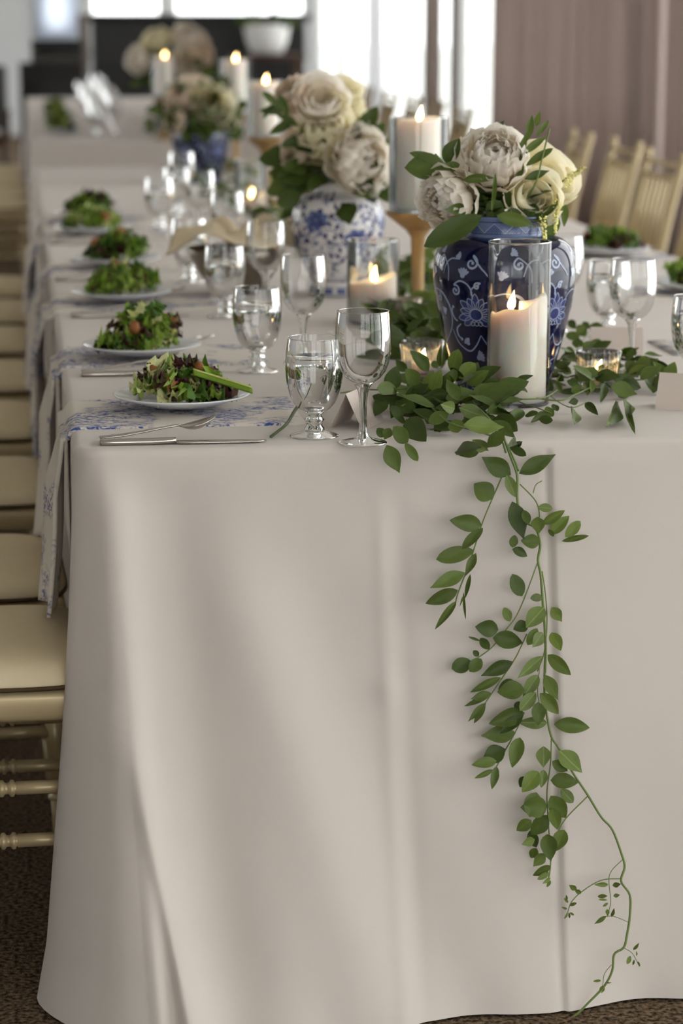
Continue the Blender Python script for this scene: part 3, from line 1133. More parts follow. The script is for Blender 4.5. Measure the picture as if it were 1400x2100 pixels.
GOB = [((-.262, .072), 'water goblet nearest the camera beside the front napkin'),
       ((-.279, .708), 'second water goblet from the front on the left side'),
       ((-.269, 1.451), 'third water goblet from the front, in front of the bread bowl'),
       ((-.293, 2.094), 'water goblet half hidden behind the bread bowl'),
       ((-.278, 3.441), 'water goblet beside the fifth place setting from the front'),
       ((-.20, 3.9), 'water goblet farthest along the left side of the near table'),
       ((.402, 1.067), 'water goblet behind the wine glass on the right side'),
       ((.405, .492), 'water goblet cut off by the right edge of the picture'),
       ((.42, 1.95), 'water goblet farther back on the right side of the table')]
WIN_G = [((-.202, .010), 'empty wine glass at the front edge of the table'),
         ((-.192, .795), 'second empty wine glass from the front on the left side'),
         ((-.185, 1.488), 'empty wine glass standing before the bread bowl and the white vase'),
         ((-.19, 2.299), 'empty wine glass behind the bread bowl'),
         ((-.194, 3.062), 'empty wine glass beside the fifth place setting'),
         ((-.183, 3.929), 'empty wine glass beside the third blue vase'),
         ((.341, .654), 'empty wine glass right of the navy vase beside the ribbed votive'),
         ((.322, 1.098), 'empty wine glass half hidden behind the right shoulder of the navy vase')]
g0 = w0 = None
for (x, y), lab in GOB:
    if g0 is None:
        g0 = make_goblet(lab)
        g0.location = (x, y, TZ)
    else:
        dup(g0, lab, (x, y, TZ))
for (x, y), lab in WIN_G:
    if w0 is None:
        w0 = make_wine(lab)
        w0.location = (x, y, TZ)
    else:
        dup(w0, lab, (x, y, TZ))
FW = ['nearest', 'second', 'third', 'fourth']
FW += ['fifth', 'sixth', 'seventh', 'eighth']
for i, (x, y) in enumerate([(-.27, 8.75), (-.26, 9.3), (-.25, 9.9), (-.24, 10.5), (-.25, 11.1), (-.24, 11.7), (-.22, 12.4), (-.22, 13.2)]):
    dup(g0, '%s water goblet on the far table' % FW[i], (x, y, TZ))
    dup(w0, '%s empty wine glass on the far table' % FW[i], (x + .09, y + .06, TZ))

# ------------------------------------------------------------------ candles
def flame_mesh(h=.03, r=.0062):
    pr = [(.0003, 0), (r * .55, h * .06), (r * .95, h * .2), (r, h * .33), (r * .82, h * .5), (r * .52, h * .68), (r * .25, h * .84), (.0003, h)]
    V, F = lathe(pr, 16)
    return [(x + .05 * z + 3.5 * z * z, y, z) for x, y, z in V], F

FLAME = mesh_data('flame', *flame_mesh(), M['flame'])

def candle_mesh(r, h, melt=0.0, seed=0):
    """pillar candle with a softened rim and a melted hollow"""
    seg = 48
    prof = [(.0003, 0), (r * .97, 0), (r, .003)] + [(r, h * k / 6) for k in range(1, 6)] + \
           [(r, h - .008), (r * .985, h - .003), (r * .95, h), (r * .88, h - .001), (r * .78, h - .006), (r * .5, h - .010), (r * .2, h - .011), (.0003, h - .011)]
    V, F = lathe(prof, seg)
    out = []
    for x, y, z in V:
        a = atan2(y, x)
        k = smoothstep(h * .7, h, z)
        dz = k * melt * (-.6 + .65 * sin(a + 0.6 + seed) + .25 * sin(2 * a + seed) + .1 * sin(5 * a))
        out.append((x, y, z + dz))
    return out, F

def make_pillar(label, r, h, melt=0, seed=0, lit=True, flame_off=(0, 0)):
    t = thing('pillar_candle', label, 'candle', group='ivory pillar candles')
    obj('wax', candle_mesh(r, h, melt, seed), M['wax'], t)
    zb = h - .012 - (melt * .6 if melt else 0)
    obj('wick', tube([(flame_off[0], flame_off[1], zb), (flame_off[0] + .001, flame_off[1], zb + .011)], .0011, 6), M['wick'], t)
    if lit:
        obj('flame', FLAME, parent=t, loc=(flame_off[0] + .001, flame_off[1], zb + .007))
    return t

def make_hurricane(label, r, h):
    t = thing('hurricane_glass', label, 'candle holder', group='clear glass candle cylinders')
    th = .0022
    obj('wall', lathe([(r, .004), (r, h - .001)], 64), M['glass'], t)
    obj('inner_wall', lathe([(r - th, .006), (r - th, h - .001)], 64), M['glass'], t)
    obj('rim', tube([((r - th / 2) * cos(2 * pi * k / 64), (r - th / 2) * sin(2 * pi * k / 64), h) for k in range(65)], th / 2 + .0002, 8, False), M['stemglass'], t)
    obj('base', lathe([(.0003, .0002), (r - .002, .0002), (r, .002), (r, .004), (r - th, .0055), (.0003, .0055)], 64), M['glass'], t)
    return t

def make_stand(label, h=.2):
    t = thing('candle_stand', label, 'candle stand', group='gold candle stands')
    obj('base', lathe([(.0003, 0), (.05, 0), (.052, .004), (.048, .010), (.034, .016), (.02, .022), (.0145, .03)], 40), M['gold'], t)
    obj('stem', lathe([(.0145, .03), (.0125, .045), (.0125, h * .5), (.0142, h - .05), (.02, h - .042), (.024, h - .036)], 32), M['gold'], t)
    obj('dish', lathe([(.0003, h - .037), (.024, h - .036), (.04, h - .024), (.058, h - .010), (.064, h - .003), (.065, h), (.062, h), (.0003, h - .0005)], 48), M['gold'], t)
    return t

# near cylinder with the half-burnt candle
x, y = .079, .319
make_hurricane('tall clear glass cylinder in front of the navy vase', .0475, .246).location = (x, y, TZ)
c = make_pillar('half-burnt pillar candle with melted rim inside the tall front cylinder', .0425, .158, .026, 1.6, True, (-.014, -.004))
c.location = (x, y, TZ + .006)
# short cylinders
for (x, y), hl, cl, hc in [((.005, 1.33), 'short glass cylinder left of the near gold candle stand', 'low glowing candle in the short cylinder beside the near gold stand', .085),
                           ((.019, 3.903), 'short glass cylinder standing left of the second gold stand', 'low glowing candle in the short cylinder by the second gold stand', .055)]:
    make_hurricane(hl, .05, .158).location = (x, y, TZ)
    make_pillar(cl, .0455, hc, .012, 1.0).location = (x, y, TZ + .006)
ST = [((.105, 1.41), .205, .178, 'right behind the navy vase'), ((.1, 4.268), .21, .165, 'beside the third blue vase'),
      ((.035, 8.28), .2, .185, 'at the front of the far table'), ((.165, 6.02), .21, .2, 'at the far end of the near table'),
      ((.071, 2.971), .19, .165, 'behind the white and blue vase')]
for (x, y), h, hc, wh in ST:
    make_stand('gold candle stand ' + wh, h).location = (x, y, TZ)
    make_hurricane('glass cylinder on the gold stand ' + wh, .057, hc + .002).location = (x, y, TZ + h)
    make_pillar('tall ivory pillar candle on the gold stand ' + wh, .0425, hc - .004, .004, .5).location = (x, y, TZ + h + .006)

def make_votive(label, r=.0345, h=.062, mat='glass', ribs=24):
    t = thing('ribbed_votive', label, 'votive holder', group='ribbed votive holders')
    seg = ribs * 4
    V, F = [], []
    prof = [(.78, .002), (.8, .006), (.86, h * .3), (.95, h * .7), (1.0, h)]
    for r0, z in prof:
        for k in range(seg):
            a = 2 * pi * k / seg
            q = r * r0 * (1 + (.055 * cos(ribs * a)))
            V.append((q * cos(a), q * sin(a), z))
    for i in range(len(prof) - 1):
        for k in range(seg):
            k2 = (k + 1) % seg
            F.append((i * seg + k, i * seg + k2, (i + 1) * seg + k2, (i + 1) * seg + k))
    n = len(V)
    for r0, z in prof[::-1]:
        for k in range(seg):
            a = 2 * pi * k / seg
            V.append(((r * r0 - .004) * cos(a), (r * r0 - .004) * sin(a), max(z, .008)))
    for i in range(len(prof) - 1):
        for k in range(seg):
            k2 = (k + 1) % seg
            F.append((n + i * seg + k, n + i * seg + k2, n + (i + 1) * seg + k2, n + (i + 1) * seg + k))
    for k in range(seg):
        k2 = (k + 1) % seg
        F.append(((len(prof) - 1) * seg + k, (len(prof) - 1) * seg + k2, n + k2, n + k))
    F.append(tuple(range(seg))[::-1])
    F.append(tuple(n + (len(prof) - 1) * seg + k for k in range(seg)))
    obj('cup', (V, F), M[mat], t)
    obj('tealight', lathe([(.0003, .009), (r * .68, .009), (r * .7, .012), (r * .7, .026), (r * .64, .027), (.0003, .025)], 32), M['wax'], t)
    f = obj('flame', FLAME, parent=t, loc=(0, 0, .026))
    f.scale = (1.1, 1.1, .75)
    return t
v0 = make_votive('ribbed clear glass votive among the leaves right of the navy vase', mat='ribglass')
v0.location = (.232, .437, TZ)
dup(v0, 'ribbed glass votive left of the navy vase behind the leaves', (-.022, .60, TZ))
dup(v0, 'ribbed glass votive at the foot of the white and blue vase', (.14, 2.35, TZ))
dup(v0, 'ribbed glass votive beyond the white vase', (.10, 3.55, TZ))
mv = make_votive('small smoked mercury glass votive beside the near gold stand', .03, .055, 'hammered', 16)
mv.location = (.055, 1.25, TZ)

# ------------------------------------------------------------------ bread bowl, cards, loose stem
t = thing('bread_bowl', 'round hammered metal bread bowl on the left side of the table', 'bowl', (-.207, 1.87, TZ))
obj('bowl', lathe([(.0003, 0), (.045, 0), (.05, .003), (.075, .025), (.097, .052), (.106, .07), (.104, .071), (.094, .053), (.072, .028), (.046, .008), (.0003, .006)], 48), M['hammered'], t)
random.seed(5)
P = []
for i in range(15):
    row = []
    rr = .135 * i / 14
    for j in range(49):
        a = 2 * pi * j / 48
        sq = 1 / max(abs(cos(a + .5)), abs(sin(a + .5)))
        q = rr * (.55 + .45 * sq)
        f = sin(3 * a + 1) * .5 + sin(5 * a + .4) * .35
        z = .062 + .02 * (i / 14) * (1 + f) - (.25 * max(0, q - .112)) + .022 * exp(-((q - .06) / .04) ** 2) * (1 + .6 * sin(4 * a))
        if q < .095:
            z = max(z, .05)
        row.append((q * cos(a), q * sin(a), z + .006))
    P.append(row)
nb = obj('bread_napkin', slab(P[1:], .0025), M['napcream'])
nb.location = (-.207, 1.87, TZ)
nb.scale = (1, 1, 1.4)
t.scale = (1, 1, 1.35)
tag(nb, 'cream cloth napkin folded over the hammered bread bowl', 'napkin')

def make_card(label, loc, rz, w=.09, h=.052, s=.026):
    o = obj('place_card', slab([[(-w / 2, -s, 0), (w / 2, -s, 0)], [(-w / 2, -s * .5, h * .5), (w / 2, -s * .5, h * .5)], [(-w / 2, 0, h), (w / 2, 0, h)],
                                [(-w / 2, s * .5, h * .5), (w / 2, s * .5, h * .5)], [(-w / 2, s, 0), (w / 2, s, 0)]], .0006), M['paper'], smooth=False)
    o.location = loc
    o.rotation_euler = (0, 0, rz)
    return tag(o, label, 'place card', 'blank tented place cards')
make_card('tented place card at the right edge in front of the goblet', (.325, .245, TZ), radians(-28))
make_card('tented place card tucked behind the front wine glass', (-.19, .16, TZ), radians(62))
make_card('tented place card between the leaves and the right-hand wine glass', (.352, .80, TZ), radians(-10))
ls = obj('loose_stem', tube(catmull([(-.325, .055, TZ + .004), (-.295, .13, TZ + .0085), (-.275, .2, TZ + .016), (-.258, .26, TZ + .02)], 5), lambda q: .0022 + .0004 * q, 7), M['cut_stem'])
tag(ls, 'short cut green stem lying across the front napkin by the goblet', 'stem')

# leaf positions of the vines: base xyz, tip xyz, width, tone
HANG_LEAVES = [[-0.0013,-0.028,0.7371,-0.0417,-0.0226,0.7625,0.025,'d'],[0.0099,-0.0303,0.7392,0.0613,-0.0263,0.7636,0.0212,'d'],[-0.0028,-0.0229,0.7713,0.014,-0.0263,0.7832,0.0096,'d'],[-0.0036,-0.0363,0.7776,0.0151,-0.0499,0.768,0.0115,'d'],[-0.0479,-0.0342,0.7705,-0.0807,-0.0334,0.7721,0.0143,'d'],[-0.0091,-0.0372,0.739,0.0033,-0.0407,0.7081,0.0144,'p'],[-0.0274,-0.0331,0.7054,-0.0519,-0.0275,0.7265,0.0269,'m'],[-0.0435,-0.038,0.6696,-0.0892,-0.0529,0.6808,0.022,'m'],[-0.0439,-0.0504,0.6683,-0.0759,-0.067,0.6435,0.0134,'m'],[-0.0569,-0.0538,0.6381,-0.1093,-0.054,0.6269,0.0211,'m'],[-0.0522,-0.0448,0.632,-0.07,-0.0582,0.6021,0.0115,'m'],[-0.0697,-0.0568,0.6077,-0.122,-0.0738,0.5907,0.0191,'m'],[-0.0804,-0.0632,0.5849,-0.1247,-0.0621,0.5664,0.0182,'m'],[-0.0817,-0.0602,0.5685,-0.1133,-0.0759,0.535,0.0096,'m'],[-0.0612,-0.0527,0.6045,-0.0693,-0.0563,0.5701,0.0058,'m'],[-0.0712,-0.0558,0.5799,-0.0684,-0.0583,0.5409,0.0035,'m'],[-0.074,-0.0656,0.5764,-0.0817,-0.0822,0.565,0.0023,'m'],[-0.0006,-0.0364,0.7015,0.0143,-0.0438,0.6495,0.024,'d'],[0.0125,-0.0493,0.692,0.0185,-0.0591,0.6742,0.0115,'m'],[0.0321,-0.0499,0.6818,0.0308,-0.0668,0.6609,0.0182,'b'],[0.0348,-0.0411,0.6936,0.0545,-0.0452,0.6919,0.0115,'p'],[0.0401,-0.0455,0.6708,0.0716,-0.0477,0.6891,0.0125,'b'],[0.0526,-0.0389,0.6543,0.0802,-0.037,0.6798,0.0154,'b'],[0.0713,-0.0521,0.6526,0.0943,-0.0446,0.673,0.0144,'b'],[0.0698,-0.038,0.6437,0.1063,-0.0459,0.6523,0.0077,'b'],[0.0502,-0.0403,0.6616,0.0565,-0.0482,0.6532,0.0058,'m'],[0.0374,-0.0462,0.6455,0.0105,-0.048,0.6486,0.0183,'m'],[0.0001,-0.0551,0.6583,-0.0037,-0.0561,0.6409,0.0115,'m'],[-0.0009,-0.0423,0.6359,0.0218,-0.0426,0.6254,0.0125,'d'],[-0.0021,-0.0506,0.6022,0.011,-0.056,0.5714,0.0193,'d'],[0.0407,-0.0551,0.5693,0.0205,-0.0668,0.5707,0.0106,'m'],[0.0426,-0.0568,0.5547,0.015,-0.0682,0.5307,0.0231,'p'],[0.0499,-0.068,0.5572,0.0651,-0.0678,0.5368,0.0154,'b'],[-0.0134,-0.0515,0.5552,-0.0048,-0.0542,0.5358,0.0125,'b'],[-0.0235,-0.0648,0.5271,-0.0563,-0.0724,0.5341,0.0221,'d'],[-0.0299,-0.0587,0.5139,0.0128,-0.0618,0.5072,0.0232,'d'],[0.0207,-0.0548,0.531,-0.001,-0.0606,0.5263,0.0164,'d'],[0.0333,-0.0562,0.525,0.0169,-0.0704,0.5053,0.0135,'m'],[0.0375,-0.0736,0.5233,0.0179,-0.0933,0.5073,0.0163,'p'],[0.05,-0.0705,0.5221,0.0595,-0.0911,0.5023,0.0163,'b'],[0.0405,-0.0625,0.4865,0.0032,-0.0689,0.4575,0.0155,'p'],[0.0434,-0.0803,0.4931,0.0724,-0.0975,0.4679,0.0173,'b'],[-0.0481,-0.0612,0.5151,-0.0388,-0.0799,0.5038,0.0115,'d'],[-0.0488,-0.0651,0.5122,-0.0677,-0.0771,0.5219,0.0035,'d'],[-0.0579,-0.0624,0.4979,-0.05,-0.0625,0.4897,0.0077,'d'],[-0.0606,-0.0674,0.4834,-0.0887,-0.0664,0.4742,0.0202,'d'],[-0.0467,-0.0659,0.4865,-0.0668,-0.0852,0.4745,0.0163,'d'],[-0.0025,-0.0661,0.481,-0.047,-0.0638,0.462,0.0183,'d'],[-0.0195,-0.0681,0.4596,-0.0626,-0.0698,0.4405,0.0109,'m'],[-0.0364,-0.086,0.4428,-0.0663,-0.09,0.4364,0.012,'m'],[-0.037,-0.0774,0.4366,-0.0722,-0.0764,0.4227,0.0072,'m'],[-0.0447,-0.0922,0.4312,-0.0717,-0.1011,0.4075,0.0096,'m'],[-0.0431,-0.0781,0.4246,-0.0589,-0.0788,0.3979,0.0084,'m'],[0.0005,-0.0668,0.4535,-0.0228,-0.0671,0.442,0.0145,'d'],[0.0107,-0.0834,0.4453,-0.0269,-0.0813,0.4436,0.0253,'m'],[0.0334,-0.0677,0.4613,0.0106,-0.0787,0.434,0.0169,'p'],[0.0283,-0.0761,0.4388,0.0019,-0.0978,0.4198,0.0169,'p'],[0.0417,-0.0693,0.4615,0.0579,-0.0823,0.4282,0.0181,'b'],[0.0322,-0.0863,0.4403,0.0577,-0.0957,0.412,0.0181,'b'],[0.0286,-0.0926,0.4298,0.0266,-0.1041,0.3995,0.018,'m'],[0.0432,-0.0843,0.3967,0.0031,-0.0876,0.3993,0.0157,'p'],[0.0539,-0.081,0.3928,0.1048,-0.086,0.3885,0.0206,'m'],[0.0104,-0.0813,0.4122,-0.0383,-0.0985,0.4029,0.0229,'m'],[0.0078,-0.0879,0.4092,-0.0258,-0.098,0.3885,0.0144,'d'],[-0.0006,-0.0829,0.383,-0.0498,-0.0834,0.3813,0.0229,'m'],[0.0078,-0.0752,0.4256,-0.0009,-0.0761,0.4161,0.0097,'d'],[0.0046,-0.0879,0.378,-0.0105,-0.1099,0.344,0.0193,'m'],[-0.0158,-0.0865,0.362,-0.0485,-0.0852,0.3454,0.0242,'d'],[-0.032,-0.1074,0.3516,-0.0676,-0.1152,0.3505,0.0144,'m'],[-0.0375,-0.111,0.3405,-0.0641,-0.1167,0.3309,0.0072,'m'],[-0.0321,-0.1084,0.3444,-0.041,-0.1239,0.3172,0.0108,'m'],[0.0351,-0.1012,0.3682,0.0318,-0.1185,0.3424,0.0192,'p'],[0.0481,-0.0999,0.3459,0.0707,-0.0996,0.3298,0.0145,'m'],[0.0596,-0.0917,0.358,0.0874,-0.1125,0.3306,0.0254,'p'],[0.0263,-0.1104,0.335,0.0003,-0.1311,0.314,0.0216,'b'],[0.0361,-0.0994,0.3337,0.0309,-0.1136,0.3133,0.0121,'p'],[0.0436,-0.1112,0.322,0.0808,-0.1208,0.321,0.0205,'m'],[0.0579,-0.1142,0.3097,0.0731,-0.1247,0.2924,0.0145,'p'],[0.0382,-0.1162,0.2861,0.0017,-0.1261,0.2885,0.0265,'m'],[0.0256,-0.1047,0.303,0.0115,-0.127,0.2757,0.0265,'m'],[0.0423,-0.1187,0.3018,0.0643,-0.1219,0.2691,0.0229,'m'],[0.0441,-0.1227,0.2854,0.047,-0.1449,0.2626,0.0168,'b'],[0.0378,-0.1191,0.2744,0.0158,-0.1208,0.2457,0.0217,'m'],[0.0145,-0.1248,0.2698,-0.0062,-0.1251,0.2557,0.0156,'b'],[0.0183,-0.132,0.2444,-0.0035,-0.1427,0.2416,0.012,'b'],[0.0155,-0.11,0.2496,0.025,-0.1137,0.225,0.0145,'d'],[0.0618,-0.1233,0.2533,0.0457,-0.1367,0.2283,0.0193,'b'],[0.0366,-0.1264,0.2492,0.037,-0.1494,0.2206,0.0216,'m'],[0.0234,-0.1209,0.2276,0.0155,-0.1187,0.2119,0.0121,'b'],[0.0325,-0.1356,0.2248,0.016,-0.1344,0.2061,0.0144,'b'],[0.0395,-0.1387,0.2078,0.0152,-0.1389,0.1938,0.0108,'b'],[0.0383,-0.1397,0.1981,0.0182,-0.1535,0.194,0.0072,'b'],[0.039,-0.1427,0.1915,0.0249,-0.1511,0.1865,0.0053,'b'],[0.0388,-0.1435,0.1881,0.0338,-0.1446,0.1786,0.0043,'b'],[0.0109,-0.1027,0.3257,0.0015,-0.1075,0.3126,0.0133,'d'],[0.1197,-0.146,0.1787,0.0984,-0.1573,0.1839,0.006,'b'],[0.1278,-0.1387,0.1743,0.1387,-0.1443,0.1784,0.0068,'b'],[0.1219,-0.1339,0.1575,0.1094,-0.1292,0.1556,0.0053,'b'],[0.1279,-0.1444,0.1611,0.1365,-0.1493,0.1643,0.0053,'b'],[0.1178,-0.1505,0.158,0.1036,-0.1581,0.1623,0.0029,'b'],[0.1223,-0.1383,0.1489,0.114,-0.1418,0.1455,0.0034,'b'],[0.1178,-0.1518,0.1452,0.1172,-0.1601,0.1382,0.0053,'b'],[0.1271,-0.1407,0.129,0.128,-0.1504,0.1467,0.0048,'b'],[0.1159,-0.1552,0.1364,0.0992,-0.154,0.1254,0.006,'b'],[0.0766,-0.1409,0.1713,0.0651,-0.1419,0.1798,0.0072,'b'],[0.0816,-0.1466,0.168,0.0728,-0.1467,0.1736,0.006,'b'],[0.064,-0.1382,0.1569,0.0617,-0.142,0.1648,0.0029,'b'],[0.0619,-0.1527,0.1574,0.0575,-0.1476,0.1633,0.0036,'b'],[0.0679,-0.1381,0.1477,0.0759,-0.1455,0.1539,0.0043,'b'],[0.0607,-0.1533,0.1487,0.0521,-0.1583,0.1536,0.0029,'b'],[0.0637,-0.1462,0.1408,0.0549,-0.1614,0.1381,0.0034,'b'],[0.0635,-0.1525,0.1432,0.0653,-0.1505,0.1334,0.0029,'b'],[0.0642,-0.1544,0.1439,0.0705,-0.1541,0.1396,0.0029,'b'],[0.1549,-0.1576,0.0854,0.1606,-0.1677,0.1007,0.0044,'b'],[0.1503,-0.1618,0.0784,0.1413,-0.1763,0.0732,0.006,'b'],[0.159,-0.1573,0.0761,0.1568,-0.1693,0.0875,0.0024,'b'],[0.1562,-0.1586,0.0716,0.1545,-0.1585,0.0627,0.0029,'b'],[0.1596,-0.165,0.0715,0.1625,-0.1688,0.0651,0.0024,'b'],[0.1064,-0.1718,0.0489,0.0918,-0.1861,0.0543,0.0036,'b'],[0.1078,-0.1767,0.0432,0.104,-0.1732,0.0342,0.0036,'b'],[0.112,-0.1702,0.0377,0.1052,-0.1786,0.0326,0.0034,'b'],[0.114,-0.1715,0.0458,0.1175,-0.182,0.0487,0.0019,'b']]
HANG_STEMS = [([[-0.0111,-0.024,0.7893],[-0.0011,-0.0248,0.7619],[0.0077,-0.0266,0.7366],[0.0076,-0.0294,0.7077],[0.0104,-0.0317,0.6865],[0.0181,-0.0334,0.6719],[0.0337,-0.0347,0.6618],[0.0394,-0.0376,0.6396],[0.0361,-0.0405,0.6185],[0.0398,-0.0437,0.5973],[0.0421,-0.0497,0.559],[0.0443,-0.0561,0.5206],[0.0447,-0.0612,0.492],[0.043,-0.0664,0.4634]],0.0019),([[0.0434,-0.0636,0.4786],[0.0416,-0.0717,0.4358],[0.0445,-0.0778,0.4048],[0.0499,-0.0837,0.3761],[0.0606,-0.0872,0.3591],[0.0794,-0.0945,0.3252],[0.0983,-0.1009,0.2961],[0.1171,-0.108,0.2646],[0.1326,-0.1122,0.2462],[0.1451,-0.1203,0.2115],[0.1483,-0.1243,0.1949],[0.1426,-0.1288,0.1763],[0.1543,-0.1335,0.157],[0.1532,-0.1405,0.1289],[0.1486,-0.1463,0.1057],[0.1429,-0.151,0.0873],[0.1289,-0.1533,0.0787],[0.1255,-0.1586,0.0579],[0.1135,-0.164,0.0376],[0.0904,-0.1695,0.0167],[0.07,-0.1739,0.0004],[0.0406,-0.174,-0.0107],[0.0259,-0.174,-0.0163]],0.0017),([[-0.0101,-0.024,0.7873],[0.0048,-0.0252,0.7559],[0.0097,-0.0262,0.7423]],0.0014),([[-0.005,-0.0253,0.7542],[-0.0168,-0.0274,0.7276],[-0.0307,-0.0305,0.6972],[-0.0427,-0.0338,0.6687],[-0.0549,-0.0385,0.6327],[-0.0672,-0.0432,0.6005],[-0.0774,-0.0469,0.576],[-0.0816,-0.0494,0.5609]],0.001),([[0.0116,-0.0278,0.724],[0.0282,-0.0294,0.7072],[0.036,-0.0307,0.6954],[0.0388,-0.0325,0.68],[0.0357,-0.0348,0.6608]],0.001),([[0.0302,-0.029,0.711],[0.0342,-0.0279,0.7224],[0.043,-0.0274,0.728]],0.0007),([[0.0361,-0.0408,0.6166],[0.0187,-0.0474,0.5731],[0.0043,-0.0523,0.5429],[-0.0138,-0.0561,0.5206],[-0.0299,-0.0594,0.5021],[-0.0479,-0.0617,0.4894],[-0.0597,-0.0626,0.4841]],0.0009),([[0.0186,-0.0566,0.5176],[0.0052,-0.0613,0.4914],[-0.0029,-0.0637,0.4783],[-0.0192,-0.0678,0.4561]],0.0009),([[-0.0092,-0.0646,0.4733],[-0.0156,-0.0668,0.4616],[-0.041,-0.0734,0.4269],[-0.0563,-0.0776,0.4062]],0.0008),([[0.0418,-0.0428,0.603],[0.0462,-0.0481,0.5684],[0.0474,-0.0545,0.5301],[0.0427,-0.0612,0.492],[0.0322,-0.066,0.4657]],0.0009),([[0.0356,-0.0648,0.4725],[0.0318,-0.0712,0.4386],[0.0339,-0.074,0.4242]],0.0007),([[0.0126,-0.0767,0.4107],[-0.0004,-0.0818,0.3851],[-0.0159,-0.0871,0.3597],[-0.0313,-0.0925,0.3343]],0.0009),([[0.0499,-0.0837,0.3761],[0.0477,-0.0912,0.3407],[0.0416,-0.0993,0.3031],[0.0418,-0.1067,0.2701],[0.0434,-0.1215,0.2065],[0.0373,-0.1293,0.174]],0.001),([[0.0994,-0.1014,0.2937],[0.0598,-0.1101,0.2552],[0.0434,-0.1215,0.2065]],0.0009),([[0.1461,-0.1217,0.2055],[0.1295,-0.1252,0.191],[0.1252,-0.1286,0.1771],[0.1267,-0.1355,0.1489],[0.121,-0.1401,0.1304]],0.0006),([[0.144,-0.1279,0.1798],[0.1141,-0.1282,0.1788],[0.0863,-0.1316,0.1648],[0.071,-0.1349,0.1514],[0.0642,-0.1389,0.1354]],0.0007),([[0.1504,-0.1425,0.1208],[0.1394,-0.1412,0.126],[0.1272,-0.1402,0.1301],[0.1147,-0.1406,0.1284],[0.1033,-0.1425,0.1207]],0.0005),([[0.1441,-0.1513,0.0861],[0.1549,-0.1533,0.0786],[0.1641,-0.1579,0.0607]],0.0005),([[0.1246,-0.1568,0.0649],[0.1142,-0.1597,0.0538],[0.1112,-0.1633,0.04],[0.107,-0.1663,0.0286]],0.0005)]
FRONT_LEAVES = [[-0.1754,-0.032,0.7841,-0.1582,-0.0395,0.7464,0.022,'m'],[-0.1502,-0.032,0.7865,-0.1312,-0.0287,0.76,0.012,'m'],[-0.1677,-0.0399,0.8105,-0.1461,-0.032,0.7864,0.0199,'m'],[-0.1403,0.0176,0.8105,-0.1228,-0.032,0.7899,0.0302,'d'],[-0.1694,-0.0249,0.806,-0.1785,-0.032,0.7912,0.014,'m'],[-0.1833,0.0037,0.8015,-0.1732,0.0028,0.7892,0.0121,'d'],[-0.166,0.2608,0.8105,-0.1836,0.2683,0.8009,0.0152,'d'],[-0.1689,0.2179,0.815,-0.1785,0.2117,0.8334,0.0128,'d'],[-0.0867,0.3525,0.8285,-0.1032,0.3482,0.8451,0.0133,'d'],[-0.0588,0.3176,0.833,-0.0847,0.3108,0.8655,0.0198,'d'],[-0.0388,0.3302,0.8375,-0.0422,0.3121,0.8712,0.0077,'b'],[-0.0405,0.3462,0.833,-0.0465,0.3509,0.8437,0.0111,'m'],[-0.0252,0.3055,0.833,-0.0177,0.2932,0.8689,0.0198,'b'],[-0.0264,0.2379,0.833,-0.0016,0.2425,0.8548,0.0216,'b'],[-0.0186,0.2087,0.8285,0.007,0.1903,0.8501,0.0182,'b'],[0.0164,0.4342,0.8285,0.0133,0.4372,0.8431,0.0091,'d'],[0.0041,0.2944,0.8285,0.0127,0.2943,0.8483,0.0132,'d'],[-0.0875,0.161,0.8285,-0.0803,0.1543,0.857,0.0169,'b'],[-0.0844,0.129,0.8312,-0.0764,0.1158,0.8625,0.0188,'b'],[-0.0645,0.1579,0.8285,-0.0606,0.1333,0.8597,0.0168,'m'],[-0.0437,0.2265,0.8285,-0.0331,0.2258,0.8501,0.0151,'m'],[-0.0879,0.2359,0.8258,-0.1081,0.2197,0.8503,0.0215,'m'],[-0.1354,0.1969,0.824,-0.1277,0.1921,0.8589,0.0234,'d'],[-0.1248,0.1955,0.824,-0.1587,0.1706,0.8306,0.0212,'m'],[-0.118,0.1971,0.815,-0.1399,0.1663,0.786,0.0234,'d'],[-0.1452,0.1882,0.8105,-0.1617,0.1636,0.7955,0.0191,'d'],[-0.1221,0.118,0.8168,-0.1261,0.1187,0.7967,0.0188,'p'],[-0.0952,0.1788,0.8195,-0.0903,0.1556,0.7867,0.0254,'d'],[-0.0782,0.0322,0.815,-0.1063,0.0364,0.8025,0.0184,'m'],[-0.0693,0.0359,0.8204,-0.0887,0.02,0.8295,0.0163,'p'],[-0.0352,0.1533,0.8222,-0.0623,0.1452,0.8176,0.019,'m'],[-0.0102,0.16,0.8078,0.0348,0.1433,0.817,0.0254,'d'],[-0.0599,0.0532,0.8195,-0.0213,0.0468,0.8052,0.0205,'p'],[-0.0789,-0.0179,0.815,-0.0772,-0.032,0.799,0.0201,'m'],[-0.0738,-0.0565,0.8132,-0.0151,-0.032,0.8037,0.024,'b'],[-0.0251,0.0062,0.8078,0.0035,-0.032,0.788,0.0222,'m'],[-0.0174,-0.0585,0.8042,-0.0363,-0.032,0.7777,0.018,'m'],[-0.0717,-0.1108,0.8024,-0.0383,-0.0321,0.7758,0.0159,'b'],[-0.0667,-0.1473,0.7988,-0.0811,-0.0322,0.7727,0.0177,'d'],[-0.0344,-0.1627,0.7988,0.0128,-0.032,0.7847,0.0108,'d'],[0.0462,0.1194,0.8024,0.018,0.0903,0.7908,0.0167,'d'],[0.0413,0.0855,0.8006,0.0539,0.0562,0.8093,0.0093,'d']]
